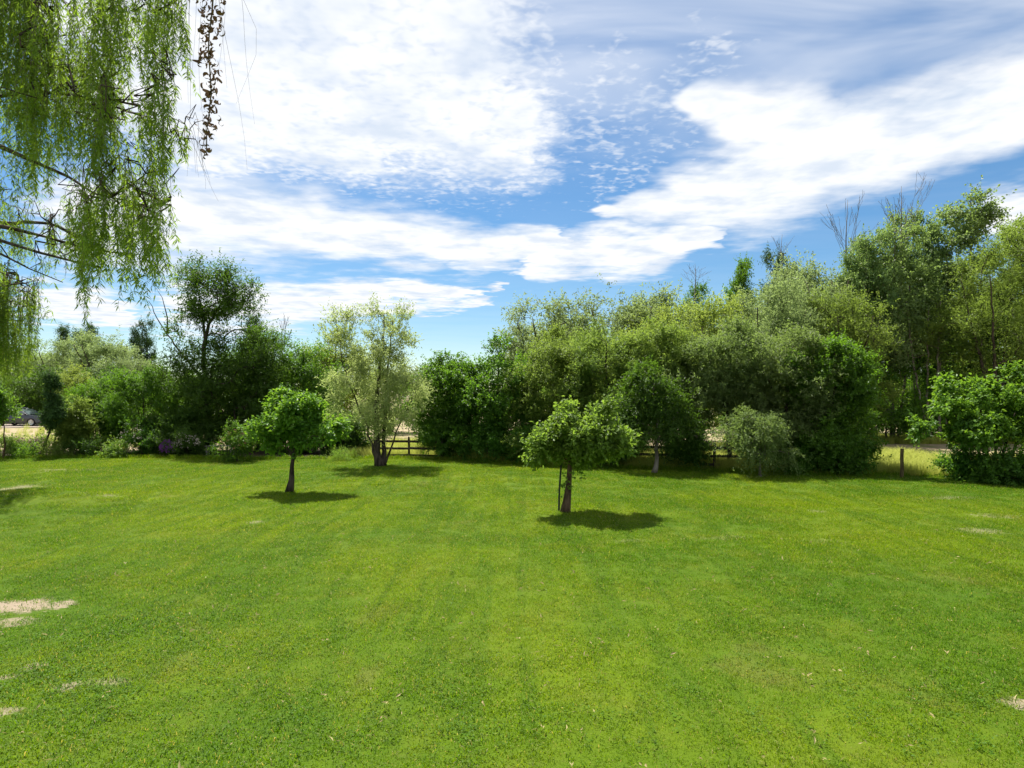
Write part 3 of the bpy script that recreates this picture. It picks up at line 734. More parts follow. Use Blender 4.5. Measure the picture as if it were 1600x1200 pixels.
# bright bush at the right edge
d = 24.6; bx = X(1535, d)
def stemfan(px, d, tops, r=.07):
    z0 = gz(X(px, d), d)
    return [([(X(px+i*7-len(tops)*3.5, d), d, z0-.1), (X(px+(t[0]-px)*.35, d), d, z0+(Z(t[1], d)-z0)*.45), (X(t[0], d), d+t[2], Z(t[1], d))], r, r*.35) for i, t in enumerate(tops)]
tree('spreading_bush', 'large bright green broad-leaved bush on dark splayed stems at the right edge', 'bush', (bx, d),
     [E(1452, 1560, 590, 700, d, .8), E(1434, 1480, 650, 704, d, .8), E(1530, 1640, 576, 705, d, .9), E(1468, 1520, 578, 640, d, .8), E(1600, 1690, 590, 705, d, .9), E(1525, 1580, 580, 650, d-.5, .9), E(1480, 1560, 640, 712, d-.7, .7)],
     'lawnleaf', 43, 330, stems=stemfan(1555, d, [(1490, 640, .2), (1520, 610, -.2), (1560, 600, .3), (1600, 610, 0), (1640, 630, .1)]),
     leaf=dict(BIG, ll=.15, lw=.10, twigs=10, K=9, tl=.36), R=.36, shell=.5, zmin=1.55)
for i, (p0, p1, pt, dd, lab) in enumerate([(1480, 1530, 716, 24.3, 'low dark undergrowth around the leftmost stems of the bright bush'), (1530, 1605, 716, 23.4, 'low dark undergrowth below the bright bush beside the right frame edge'), (1600, 1690, 700, 22.6, 'low undergrowth past the right end of the lawn edge')]):
    tree('undergrowth_shrub', lab, 'shrub', (X((p0+p1)/2, dd), dd), [E(p0, p1, pt, HOR+CAM_H/dd*FPX+3, dd, .6)], 'hedge', 80+i, 55, r0=.03,
         group='undergrowth below the bright bush', leaf=dict(HED, ll=.10, lw=.06, tl=.4), shell=.4, zmin=.05, keep=.4)

# ------------------------------------------------------------------ the wood beyond the field (right) and its far rows
WG = 'trees of the wood beyond the field'
SAL = dict(twigs=12, K=12, tl=.95, ll=.19, lw=.075, up=.35, spread=.8, spreadc=.25, flat=.2)
POP = dict(twigs=11, K=11, tl=.85, ll=.19, lw=.13, up=.3, spread=.8, spreadc=.25, flat=.3)
def at(px, d): return (X(px, d), d)
def ell(*a): return a if len(a) == 7 else (*a, 1.0)
def local(ells, base): return [(e[0]+base[0], e[1]+base[1], *e[2:]) for e in ells]
def sallow_stems(b, h, k, rng, r=.13):
    out = []
    for i in range(k):
        a = i*6.283/k+rng.random(); out.append(([(b[0]+.2*math.cos(a), b[1]+.2*math.sin(a), -.1), (b[0]+h*.09*math.cos(a), b[1]+h*.09*math.sin(a), h*.35), (b[0]+h*.24*math.cos(a), b[1]+h*.24*math.sin(a), h*.82)], r, .03))
    return out
rw = np.random.default_rng(77)
# sallow prototypes, about 8 m across and 10 m tall
b = at(850, 41)
salA = tree('sallow_tree', 'pale feathery willow rising behind the left half of the hedge', 'tree', b, local([ell(0, 0, 5.2, 2.6, 2.6, 3.4), ell(-1.2, .3, 7.2, 1.7, 1.7, 2.0), ell(1.3, -.2, 7.8, 1.5, 1.5, 2.0), ell(.1, 0, 9.0, 1.2, 1.2, 1.3, .6), ell(-2.2, 0, 4.0, 1.4, 1.6, 2.4), ell(2.2, 0, 4.2, 1.5, 1.6, 2.6)], b),
            'sallow', 101, 200, stems=sallow_stems(b, 10, 5, rw), leaf=SAL, shell=.4, zmin=.8, R=.85, group=WG, wkw=dict(r_tip=.014))
b = at(985, 40)
salB = tree('sallow_tree', 'tall loose-crowned pale willow behind the middle of the hedge', 'tree', b, local([ell(.2, 0, 5.6, 3.0, 2.4, 3.6), ell(1.2, .3, 8.2, 1.6, 1.5, 1.9), ell(-1.6, -.2, 7.4, 1.6, 1.5, 2.2), ell(-.4, 0, 9.2, 1.0, 1.2, 1.2, .5), ell(2.6, 0, 5.6, 1.4, 1.6, 2.2), ell(-2.6, 0, 4.2, 1.3, 1.6, 2.6)], b),
            'sallow', 102, 210, stems=sallow_stems(b, 10.3, 6, rw), leaf=SAL, shell=.4, zmin=.8, R=.85, group=WG, wkw=dict(r_tip=.014))
b = at(1085, 38)
salC = tree('sallow_tree', 'yellow-green rounded willow standing out above the hedge centre', 'tree', b, local([ell(0, 0, 5.6, 2.9, 2.4, 3.0), ell(-1.4, 0, 7.2, 1.5, 1.5, 1.5), ell(1.2, 0, 7.6, 1.6, 1.5, 1.6), ell(0, 0, 3.2, 2.8, 2.4, 2.4)], b),
            'yellow', 103, 200, stems=sallow_stems(b, 8.6, 5, rw), leaf=SAL, shell=.45, zmin=.8, R=.85, group=WG, wkw=dict(r_tip=.014))
salA.location.x = X(866, 41); salA.scale = (1.05, 1.05, .97); salB.scale = (1.1, 1.1, 1.0)
# scale = wanted height / prototype height (10.3, 10.4, 9.2)
HT = {}
def wood_copy(src, hp, px, d, ptop, label, wide=1.0, rz=0.0, mat=None):
    if src.name not in HT:
        me = [c for c in src.children if c.name.startswith('crown')][0].data
        v = np.zeros(len(me.vertices)*3, dtype=np.float32); me.vertices.foreach_get('co', v); HT[src.name] = float(np.percentile(v[2::3], 99.7))
    hp = HT[src.name]; wide = wide*1.12
    s = (Z(ptop, d)-gz(X(px, d), d))/hp
    return copy_tree(src, src.name.split('.')[0], at(px, d), label, (s*wide, s*wide, s), rz, WG if px > 720 else 'background trees beyond the drive', mat)
wood_copy(salB, 10.4, 905, 46, 486, 'willow between the two palest crowns behind the hedge', .9, 1.9)
wood_copy(salA, 10.3, 1040, 48, 468, 'thin-topped willow further back behind the yellow-green crown', .8, 2.6)
wood_copy(salB, 10.4, 1150, 44, 478, 'willow behind the hedge below the dark narrow poplar top', .9, 4.0)
wood_copy(salA, 10.3, 1195, 41, 440, 'leaning pale willow with visible dark limbs above the drooping shrub', .85, 5.1)
wood_copy(salB, 10.4, 1262, 45, 418, 'pale airy willow below the left bare treetop', .8, .8)
wood_copy(salA, 10.3, 1318, 42, 455, 'olive willow above the right end of the hedge', .8, 3.3, 'olive')
wood_copy(salB, 10.4, 1300, 48, 402, 'tall airy willow filling the skyline under the left bare treetop', .85, 2.4)
wood_copy(salA, 10.3, 1238, 50, 424, 'pale willow below the second dark treetop', .85, 1.6)
wood_copy(salC, 9.2, 1245, 36, 520, 'rounded yellowish willow peeping over the right part of the hedge', .8, 1.2, 'olive')
wood_copy(salC, 9.2, 905, 36.5, 522, 'rounded olive willow peeping over the hedge behind the nearest tree', .8, 2.5, 'olive')
wood_copy(salC, 9.2, 1000, 36, 512, 'yellow-olive willow just above the hedge centre', .75, 4.5)
wood_copy(salB, 10.4, 848, 52, 503, 'farthest pale willow at the left end of the wood', .9, 3.0)
# poplars
b = at(1395, 47)
popA = tree('poplar_tree', 'leafy poplar at the wood edge between the two bare treetops and the gateway', 'tree', b, local([ell(0, 0, 10.4, 2.3, 2.2, 4.6), ell(-1.0, 0, 13.2, 1.3, 1.4, 2.4), ell(.9, .2, 14.2, 1.1, 1.2, 2.2), ell(-1.6, 0, 8.0, 1.7, 1.8, 3.0), ell(1.7, 0, 8.4, 1.6, 1.8, 3.0), ell(0, 0, 15.6, .7, .7, 1.2, .6)], b),
            'poplar', 111, 220, stems=[([(b[0], b[1], -.1), (b[0]-.2, b[1], 6), (b[0]+.2, b[1], 15.5)], .20, .03), ([(b[0]+.5, b[1]+.2, -.1), (b[0]+1.1, b[1], 6), (b[0]+1.3, b[1], 13)], .13, .03), ([(b[0]-.2, b[1], 1), (b[0]-1.0, b[1], 6), (b[0]-1.4, b[1], 12)], .12, .03)],
            leaf=POP, shell=.35, zmin=3.5, bark='barkpale', R=.85, group=WG, wkw=dict(r_tip=.014))
b = at(1512, 51)
popB = tree('poplar_tree', 'tallest poplar of the wood, round dark top near the right edge', 'tree', b, local([ell(0, 0, 12.0, 2.8, 2.5, 5.2), ell(.5, 0, 17.4, 1.7, 1.6, 2.5), ell(-1.4, 0, 15.6, 1.4, 1.4, 2.2), ell(1.8, 0, 16.2, 1.2, 1.2, 1.8), ell(-2.0, 0, 9.8, 1.8, 1.8, 3.2), ell(2.2, 0, 10.4, 1.8, 1.8, 3.4)], b),
            'poplar', 112, 250, stems=[([(b[0], b[1], -.1), (b[0]+.3, b[1], 8), (b[0]+.2, b[1], 18.8)], .25, .03), ([(b[0]-.4, b[1], -.1), (b[0]-1.4, b[1], 7), (b[0]-1.7, b[1], 15)], .16, .03)],
            leaf=dict(POP, ll=.21, lw=.15), shell=.35, zmin=3.5, bark='barkpale', R=.85, group=WG, wkw=dict(r_tip=.016))
b = at(1560, 44)
wilR = tree('sallow_tree', 'broad olive willow filling the right edge above the bright bush', 'tree', b, local([ell(0, 0, 9.0, 3.2, 2.6, 4.2), ell(-1.8, 0, 11.6, 1.8, 1.7, 2.4), ell(1.4, 0, 13.0, 1.9, 1.8, 2.4), ell(-2.6, 0, 7.2, 1.7, 1.8, 3.2), ell(2.8, 0, 7.6, 1.8, 2, 3.4), ell(.2, 0, 5.0, 3.0, 2.4, 2.8)], b),
            'olive', 113, 260, stems=sallow_stems(b, 13.5, 5, rw, .18), leaf=SAL, shell=.4, zmin=1.5, R=.85, group=WG, wkw=dict(r_tip=.015))
wood_copy(popA, 16.6, 1352, 46, 365, 'leafy poplar just right of the left bare treetop', .62, 5.6)
wood_copy(popA, 16.6, 1430, 52, 328, 'slim poplar with a narrow pointed top beside the right bare treetop', .62, 2.2)
wood_copy(popA, 16.6, 1345, 56, 378, 'poplar behind the left bare treetop', .7, 4.1)
wood_copy(popB, 19.6, 1608, 58, 338, 'tall poplar cut by the right edge of the view', .8, 1.4)
wood_copy(wilR, 15.2, 1480, 56, 395, 'olive willow behind the pale trunks of the wood', .85, 2.0, 'sallow')
wood_copy(popA, 16.6, 1162, 62, 404, 'small dark poplar top poking above the willows', .55, 1.0, 'hedge')
wood_copy(popA, 16.6, 1218, 64, 392, 'second dark treetop, feathery, right of the small dark poplar', .5, 3.0, 'conifer')
wood_copy(popA, 16.6, 1085, 62, 446, 'low dark treetop with bare twigs above the yellow-green crown', .6, 5.2, 'hedge')
wood_copy(wilR, 15.2, 1660, 46, 360, 'willow beyond the right edge of the view', .9, 3.6)
# undergrowth at the foot of the wood
b = at(1385, 45.5)
UND = dict(twigs=11, K=11, tl=.8, ll=.17, lw=.10, up=.2, spread=.85, spreadc=.3)
undA = tree('thicket_shrub', 'dark green thicket at the wood foot behind the lone post', 'shrub', b, local([ell(0, 0, 2.6, 2.8, 2.0, 2.8), ell(-1.5, 0, 4.0, 1.8, 1.6, 2.2), ell(1.6, .2, 3.4, 1.9, 1.6, 2.4)], b), 'hedge', 121, 130, r0=.08, leaf=UND, shell=.45, zmin=.2, group='thickets at the foot of the wood', keep=.6)
for px, dd, pt, wd, rz, lab in [(1325, 44, 560, 1.0, 1.0, 'thicket behind the right end of the hedge'), (1450, 47.5, 585, .95, 2.2, 'thicket under the pale leaning trunks'), (1510, 47, 570, 1.1, 3.4, 'thicket behind the left side of the bright bush'),
                                (1585, 46, 560, 1.1, 4.7, 'thicket behind the right side of the bright bush'), (1655, 45, 560, 1.1, 5.5, 'thicket past the right edge of the view'),
                                (1260, 43, 575, 1.1, .4, 'thicket hidden low behind the grey-green hedge trees'), (1180, 46, 580, 1.1, 2.9, 'thicket far behind the drooping pale shrub'), (1415, 54, 520, 1.5, 2.0, 'tall dark thicket deep inside the wood'),
                                (1530, 56, 510, 1.6, 4.0, 'tall dark thicket deep behind the bright bush'), (1340, 56, 520, 1.5, 5.0, 'tall dark thicket deep behind the hedge end')]:
    s = (Z(pt, dd))/6.0
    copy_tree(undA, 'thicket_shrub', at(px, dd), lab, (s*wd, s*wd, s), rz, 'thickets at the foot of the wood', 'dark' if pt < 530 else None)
for px, dd, hh, rz, lab in [(690, 37, 3.6, .3, 'added dark filler thicket behind the left end of the hedge'), (745, 36, 3.6, 1.5, 'added dark filler thicket behind the dense dark hedge tree'), (805, 35, 3.7, 2.7, 'added dark filler thicket behind the hedge left of the stake'), (865, 34, 3.7, 3.9, 'added dark filler thicket behind the hedge at the nearest tree trunk'), (925, 33.5, 3.6, 5.0, 'added dark filler thicket behind the hedge right of the nearest tree'),
                               (1190, 31.5, 3.2, 1.0, 'added dark filler thicket behind the drooping pale shrub'), (1245, 31, 3.3, 2.2, 'added dark filler thicket behind the grey-green hedge trees'), (1300, 30.5, 3.3, 3.6, 'added dark filler thicket behind the right hedge end')]:
    copy_tree(undA, 'thicket_shrub', at(px, dd), lab, (hh/6.0*1.05, hh/6.0*.8, hh/6.0), rz*0+(0 if int(px) % 2 else math.pi), 'unseen thickets added to darken the hedge foot', 'dark')  # unseen filler row, added to block the pale field and darken the hedge foot
# bare treetops and pale trunks
def bare_tree(label, px, d, ptop, pfork, spread, seed, r0=.12, fan=40):
    rng = np.random.default_rng(seed); bx, by = at(px, d); zt, zf = Z(ptop, d), Z(pfork, d); z0 = gz(bx, by); H = zt-zf
    acc = Acc()
    tr = np.array([(bx+.25, by, z0-.1), (bx-.1, by, z0+(zf-z0)*.6), (bx, by, zf), (bx+rng.normal()*.08, by, zf+H*.5), (bx+rng.normal()*.1, by, zt)])
    acc.tube(tr, [r0*1.2, r0, r0*.6, r0*.32, .012], 7)
    def shoot(p, az, out, up, L, r, lev):
        k = 6; t = np.linspace(0, 1, k)[:, None]
        h = np.array([math.cos(az), math.sin(az), 0])
        q = p+h*out*(t**.75)+np.array([0, 0, 1.0])*up*t+rng.normal(size=(k, 3))*.025*L*t
        acc.tube(q, np.linspace(r, max(.009, r*.35), k), 4, cap=False)
        if lev:
            for j in range(rng.integers(2, 5)):
                m = rng.integers(1, k-1); f = .35+.4*rng.random()
                shoot(q[m], az+rng.normal()*1.1, out*f*1.0, up*f*.8, L*f, max(.008, r*.5), lev-1)
    for i in range(fan):
        u = rng.random()**1.2; p = np.array([bx, by, zf-H*.25+u*H*.85]); L = (zt-p[2])*(.6+.38*rng.random())
        shoot(p, rng.random()*6.283, spread*(.35+.75*rng.random())*(1.15-.6*u), L*.92, L, .018*(1.2-u), 2 if u < .4 else 1)
    root = empty('bare_tree', (bx, by, z0), label, 'tree', 'leafless treetops in the wood')
    m = acc.mesh('trunk', True); shift(m, (bx, by, z0)); link('trunk', m, M['barkpale'], root)
bare_tree('left leafless grey treetop standing above the willows', 1322, 49, 312, 432, 2.6, 131, .12, 9)
bare_tree('right leafless grey treetop beside the slim poplar', 1408, 50, 291, 400, 2.2, 132, .12, 8)
bare_tree('small leafless twig top above the second dark treetop', 1222, 62, 366, 412, 1.6, 133, .09, 4)
bare_tree('faint leafless twigs above the low dark treetop', 1086, 61, 412, 452, 2.2, 134, .09, 5)
def pole_tree(label, px0, py0, px1, py1, d, r, seed):
    rng = np.random.default_rng(seed); x0, x1 = X(px0, d), X(px1, d); z0, z1 = 0, Z(py1, d)
    acc = wood(rng, [([(x0, d, -.1), ((x0+x1)/2+rng.normal()*.2, d, z1*.5), (x1, d, z1)], r, r*.35)], np.array([(x1+rng.normal()*.9, d+rng.normal()*.5, z1*(.55+.45*rng.random())) for _ in range(7)]), r_tip=.015, bow=-.05)
    root = empty('leafless_tree', (x0, d, 0), label, 'tree', 'bare pale trunks in the wood')
    m = acc.mesh('trunk', True); shift(m, (x0, d, 0)); link('trunk', m, M['barkpale'], root)
pole_tree('pale bare trunk leaning left in the wood above the lone post', 1452, 690, 1416, 470, 45.2, .10, 141)
pole_tree('pale upright bare trunk just right of the leaning one', 1449, 690, 1451, 480, 45.6, .11, 142)
pole_tree('pale straight trunk left of the bright bush top', 1469, 690, 1470, 470, 45.4, .12, 143)
pole_tree('darker thin trunk behind the straight pale one', 1482, 690, 1462, 470, 46.4, .09, 144)
pole_tree('thin dark trunk at the left of the trunk cluster', 1435, 690, 1432, 490, 46.8, .08, 145)

# ------------------------------------------------------------------ left side
LG = 'trees and shrubs along the left garden bed'
d = 37.5; b = at(330, d); zb = gz(*b)
DRK = dict(twigs=12, K=12, tl=.7, ll=.13, lw=.065, up=.2, spread=.85, spreadc=.25)
tree('garden_tree', 'big dense dark tree with a sparse crooked top at the left', 'tree', b,
     [E(262, 360, 545, 712, d, .9), E(330, 440, 515, 700, d, .9), E(250, 330, 520, 640, d, .8), E(360, 438, 505, 600, d, .9), E(300, 400, 560, 700, d-1, .8), E(285, 398, 420, 512, d, .8, 1.1), E(268, 330, 408, 484, d, .7, .8), E(340, 408, 424, 505, d, .7, .9), E(275, 350, 460, 570, d, .7, .9)],
     'dark', 201, 560, stems=[([(b[0], b[1], zb-.1), (X(322, d), d, Z(620, d)), (X(318, d), d, Z(545, d)), (X(330, d), d, Z(495, d)), (X(360, d), d, Z(460, d)), (X(385, d), d, Z(445, d))], .24, .03),
                       ([(X(320, d), d, Z(540, d)), (X(316, d), d, Z(490, d)), (X(305, d), d, Z(435, d))], .10, .02),
                       ([(X(322, d), d, Z(600, d)), (X(266, d), d, Z(530, d)), (X(250, d), d, Z(505, d)), (X(232, d), d, Z(470, d))], .09, .015),
                       ([(X(262, d), d, Z(520, d)), (X(262, d), d, Z(490, d)), (X(247, d), d, Z(455, d))], .05, .012)],
     leaf=DRK, shell=.4, zmin=.3, group=LG, wkw=dict(r_tip=.012))
hd = 40.0
tree('garden_tree', 'green mid-height tree filling the right side of the big dark tree', 'tree', at(405, hd), [E(345, 445, 520, 700, hd, .9), E(370, 440, 504, 590, hd, .9), E(340, 400, 530, 640, hd-.5, .8)], 'hedge', 202, 230, r0=.12, leaf=DRK, shell=.45, group=LG, keep=.6)
tree('garden_tree', 'deep green tree left of the silvery willow', 'tree', at(475, 39.5), [E(432, 520, 535, 690, 39.5, .9), E(445, 500, 525, 600, 39.5, .9)], 'hedge', 203, 220, r0=.12, leaf=DRK, R=.7, shell=.45, group=LG, keep=.6)
tree('garden_tree', 'rounded yellow-green tree behind the silvery willow, left side', 'tree', at(520, 47), [E(470, 575, 522, 690, 47, .9), E(500, 560, 518, 580, 47, .9)], 'yellow', 204, 170, r0=.14, leaf=SAL, shell=.45, group=LG, keep=.6)
bare_tree('small bare snag between the big dark tree and the silvery willow', 441, 41, 497, 545, .5, 205, .06, 3)
tree('garden_shrub', 'dark shrub low behind the silvery willow trunk', 'shrub', at(540, 35.5), [E(495, 580, 640, 718, 35.5, .7)], 'dark', 206, 140, r0=.05, leaf=HED, shell=.45, zmin=.05, group=LG, keep=.4)
tree('garden_shrub', 'dark shrub behind the small round-crowned tree', 'shrub', at(465, 35.8), [E(405, 510, 625, 716, 35.8, .7)], 'dark', 207, 150, r0=.05, leaf=HED, shell=.45, zmin=.05, group=LG, keep=.4)
tree('garden_shrub', 'tall leafy shrub left of the big dark tree', 'shrub', at(225, 36.5), [E(175, 275, 585, 716, 36.5, .8), E(190, 250, 570, 640, 36.5, .8)], 'hedge', 208, 220, r0=.06, leaf=OLV, shell=.45, zmin=.05, group=LG, keep=.5)
tree('garden_shrub', 'broad olive shrub behind the leaning dark sapling', 'shrub', at(150, 36.8), [E(100, 195, 600, 716, 36.8, .8), E(120, 170, 588, 650, 36.8, .8)], 'hedge', 209, 210, r0=.06, leaf=OLV, shell=.45, zmin=.05, group=LG, keep=.5)
tree('garden_shrub', 'dark shrub at the foot of the big dark tree', 'shrub', at(285, 35.6), [E(235, 330, 640, 716, 35.6, .6)], 'dark', 210, 170, r0=.05, leaf=HED, shell=.45, zmin=.05, group=LG, keep=.4)
tree('garden_shrub', 'light green shrub behind the leaning dark sapling top', 'shrub', at(115, 43), [E(88, 145, 572, 660, 43, .9)], 'yellow', 211, 110, r0=.06, leaf=OLV, shell=.45, group=LG, keep=.4)
# far left background
for px, dd, pt, wd, rz, lab in [(20, 64, 590, 1.3, .2, 'dark thicket behind the parked car'), (85, 62, 585, 1.3, 1.4, 'dark thicket beyond the leaning sapling'), (150, 60, 585, 1.3, 2.3, 'dark thicket beyond the olive shrubs'), (215, 58, 590, 1.3, 3.6, 'dark thicket left of the big dark tree'),
                                (280, 56, 590, 1.3, 4.4, 'dark thicket behind the big dark tree trunk'), (350, 54, 590, 1.3, 5.2, 'dark thicket behind the rose shrub'), (425, 52, 590, 1.2, .9, 'dark thicket behind the small round-crowned tree'), (500, 52, 600, 1.2, 2.9, 'dark thicket behind the left side of the silvery willow'), (-45, 64, 590, 1.3, 2.0, 'dark thicket past the left frame edge')]:
    s_ = Z(pt, dd)/6.0
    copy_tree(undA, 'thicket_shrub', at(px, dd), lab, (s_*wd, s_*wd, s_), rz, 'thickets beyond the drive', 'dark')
BG = 'background trees beyond the drive'
wood_copy(salA, 10.3, 95, 66, 528, 'pale willow far behind the parked car', 1.15, .5)
wood_copy(salB, 10.4, 165, 64, 518, 'pale willow far behind the left shrubs', 1.2, 2.4)
wood_copy(salA, 10.3, 215, 60, 560, 'lower pale willow left of the big dark tree', 1.1, 4.4)
wood_copy(salC, 9.2, 40, 70, 545, 'olive rounded willow behind the car roof', 1.3, 3.1, 'olive')
wood_copy(salB, 10.4, -30, 72, 530, 'willow at the far left edge behind the hanging curtain', 1.2, 1.1)
wood_copy(popA, 16.6, 222, 72, 500, 'thin distant poplar left of the sparse crooked top', .6, .3, 'conifer')
wood_copy(salC, 9.2, 300, 62, 590, 'distant olive willow hidden behind the big dark tree', 1.4, 1.7, 'olive')
wood_copy(salC, 9.2, 420, 60, 560, 'distant olive willow behind the green mid-height tree', 1.3, 2.7, 'olive')
wood_copy(salC, 9.2, 610, 58, 575, 'distant olive willow behind the silvery willow', 1.3, 4.2, 'olive')
wood_copy(salA, 10.3, 700, 60, 570, 'distant willow behind the left end of the hedge', 1.2, 5.2)
def spruce(label, px, d, ptop, seed, w=.16):
    rng = np.random.default_rng(seed); b = at(px, d); z0 = gz(*b); h = Z(ptop, d)-z0
    c, out = [], []
    for i in range(26):
        z = z0+h*(.12+.86*i/26); rr = h*w*(1-i/26.5)
        for j in range(7):
            a = rng.random()*6.283; q = rr*(.55+.5*rng.random())
            c.append((b[0]+math.cos(a)*q, b[1]+math.sin(a)*q, z-.1*q)); out.append((math.cos(a), math.sin(a), -.1))
    c = np.array(c); out = np.array(out)
    root = empty('spruce_tree', (b[0], b[1], z0), label, 'tree', 'distant spruce tops at the left')
    acc = Acc(); acc.tube([(b[0], b[1], z0-.1), (b[0], b[1], z0+h*.5), (b[0], b[1], z0+h)], [h*.014, h*.008, .01], 7)
    m = acc.mesh('trunk', True); shift(m, (b[0], b[1], z0)); link('trunk', m, M['bark'], root)
    V, L, S, A = leaves(rng, c, out, 7, 9, .7, .22, .07, .05, .15, .5, .12, .3)
    o = link('crown', mesh_np('crown', V-np.array((b[0], b[1], z0)), L, S, A), M['conifer'], root); o['kind'] = 'stuff'
spruce('leftmost of the three distant spruce tops', 100, 80, 505, 221)
spruce('middle of the three distant spruce tops', 123, 84, 512, 222)
spruce('rightmost of the three distant spruce tops', 143, 82, 503, 223)
spruce('tiny distant spruce top behind the big dark tree', 396, 70, 488, 224)

# ------------------------------------------------------------------ weeping willows
def strands(rng, groups, ll, lw, gap, wood_clumps, tube_acc, rtw=.0022):
    """hanging willow shoots in bunches: thin stems, side shoots and slim leaves"""
    parts = []
    def leafy(pts, dens, tone):
        k = len(pts); L = np.linalg.norm(np.diff(pts, axis=0), axis=1).sum(); n = int(L/gap*dens)
        if n < 3: return
        u = np.sort(rng.random(n)**.85)*(k-1); i = np.minimum(u.astype(int), k-2); f = (u-i)[:, None]
        p = pts[i]*(1-f)+pts[i+1]*f
        a_ = rng.random(n)*6.283; sidev = np.stack([np.cos(a_), np.sin(a_), np.zeros(n)], 1)
        ld = nrm(sidev*(.25+.85*rng.random(n))[:, None]+np.array([0, 0, -1.0])*(.25+.8*rng.random(n))[:, None])
        nn = nrm(rng.normal(size=(n, 3))+np.array([0, 0, .4])); sd = nrm(np.cross(ld, nn)); nn = np.cross(sd, ld)
        sz = (.5+.75*rng.random(n))[:, None]
        bend = (ll*.22*rng.random(n))[:, None]*np.array([0, 0, -1.0])
        m = p+ld*ll*.42*sz; tip = p+ld*ll*sz+bend
        V = np.stack([p, m+sd*lw*.5*sz, tip, m-sd*lw*.5*sz], 1).reshape(-1, 3)
        parts.append((V, np.arange(len(V)), np.full(n, 4), np.clip(.55*tone+.45*rng.random(n), 0, 1)))
    for (x0, x1, s0, s1, e0, e1, d0, d1, cnt, dens, sway) in groups:
        bunch = 0
        for _ in range(cnt):
            if bunch <= 0:
                d_ = rng.uniform(d0, d1); bpx = rng.uniform(x0, x1); bps = rng.uniform(s0, s1); bpe = rng.uniform(e0, e1)
                bunch = rng.integers(3, 9); tone = rng.random(); lean = rng.normal()*sway
            bunch -= 1
            d = d_+rng.normal()*.12; px = bpx+rng.normal()*6; ps = bps+rng.normal()*12
            pe = bps+(bpe-bps)*rng.uniform(.55, 1.08)
            if pe < ps+15: pe = ps+25
            a = np.array([X(px, d), d, Z(ps, d)]); L = (pe-ps)/FPX*d
            k = 8; t = np.linspace(0, 1, k)[:, None]
            dr = np.array([lean+rng.normal()*sway*.5, rng.normal()*sway, 0])
            pts = a+np.array([0, 0, -1.0])*L*t+dr*L*np.sqrt(t)+np.array([rng.normal()*.05, rng.normal()*.05, 0])*np.sin(t*(3+3*rng.random())+rng.random()*6)*min(L, 1.2)
            wood_clumps.append(pts[0]); tube_acc.tube(pts, np.linspace(rtw*1.5, rtw*.5, k), 3, cap=False)
            if dens <= 0: continue
            leafy(pts, dens, tone)
            for _s in range(int(L*1.1*min(dens, 1)+rng.random())):
                j = rng.integers(0, k-2); az = rng.random()*6.283; Ls = rng.uniform(.12, .4)
                tt = np.linspace(0, 1, 4)[:, None]
                q = pts[j]+np.array([math.cos(az), math.sin(az), 0])*Ls*.55*np.sqrt(tt)+np.array([0, 0, -1.0])*Ls*tt
                leafy(q, dens*1.1, tone)
    return join_leaves(parts)

def build_willow(name, label, base, stems, groups, seed, ll, lw, gap, rtw, leafm='willow', keep=.75, r_tip=.006, sides=6):
    rng = np.random.default_rng(seed); wc, ta = [], Acc()
    V, L, S, A = strands(rng, groups, ll, lw, gap, wc, ta, rtw)
    loc = (base[0], base[1], gz(*base))
    w = wood(rng, stems, np.array(wc), r_tip=r_tip, expo=.36, penalty=.5, bow=.10, keep=keep, wig=.05, step=.4)
    root = empty(name, loc, label, 'tree', 'weeping willows at the left')
    m = w.mesh('trunk', True); shift(m, loc); link('trunk', m, M['bark'], root)
    m = ta.mesh('hanging_twigs', False); shift(m, loc); o = link('hanging_twigs', m, M['twig'], root); o['kind'] = 'stuff'
    o = link('crown', mesh_np('crown', V-np.array(loc), L, S, A), M[leafm], root); o['kind'] = 'stuff'
    return root
M['twig'] = plain_mat('willow_twig', (.085, .072, .035), .7, .3)
def Q(px, py, d): return (X(px, d), d, Z(py, d))
B1 = (-8.6, 6.9); z1 = gz(*B1)
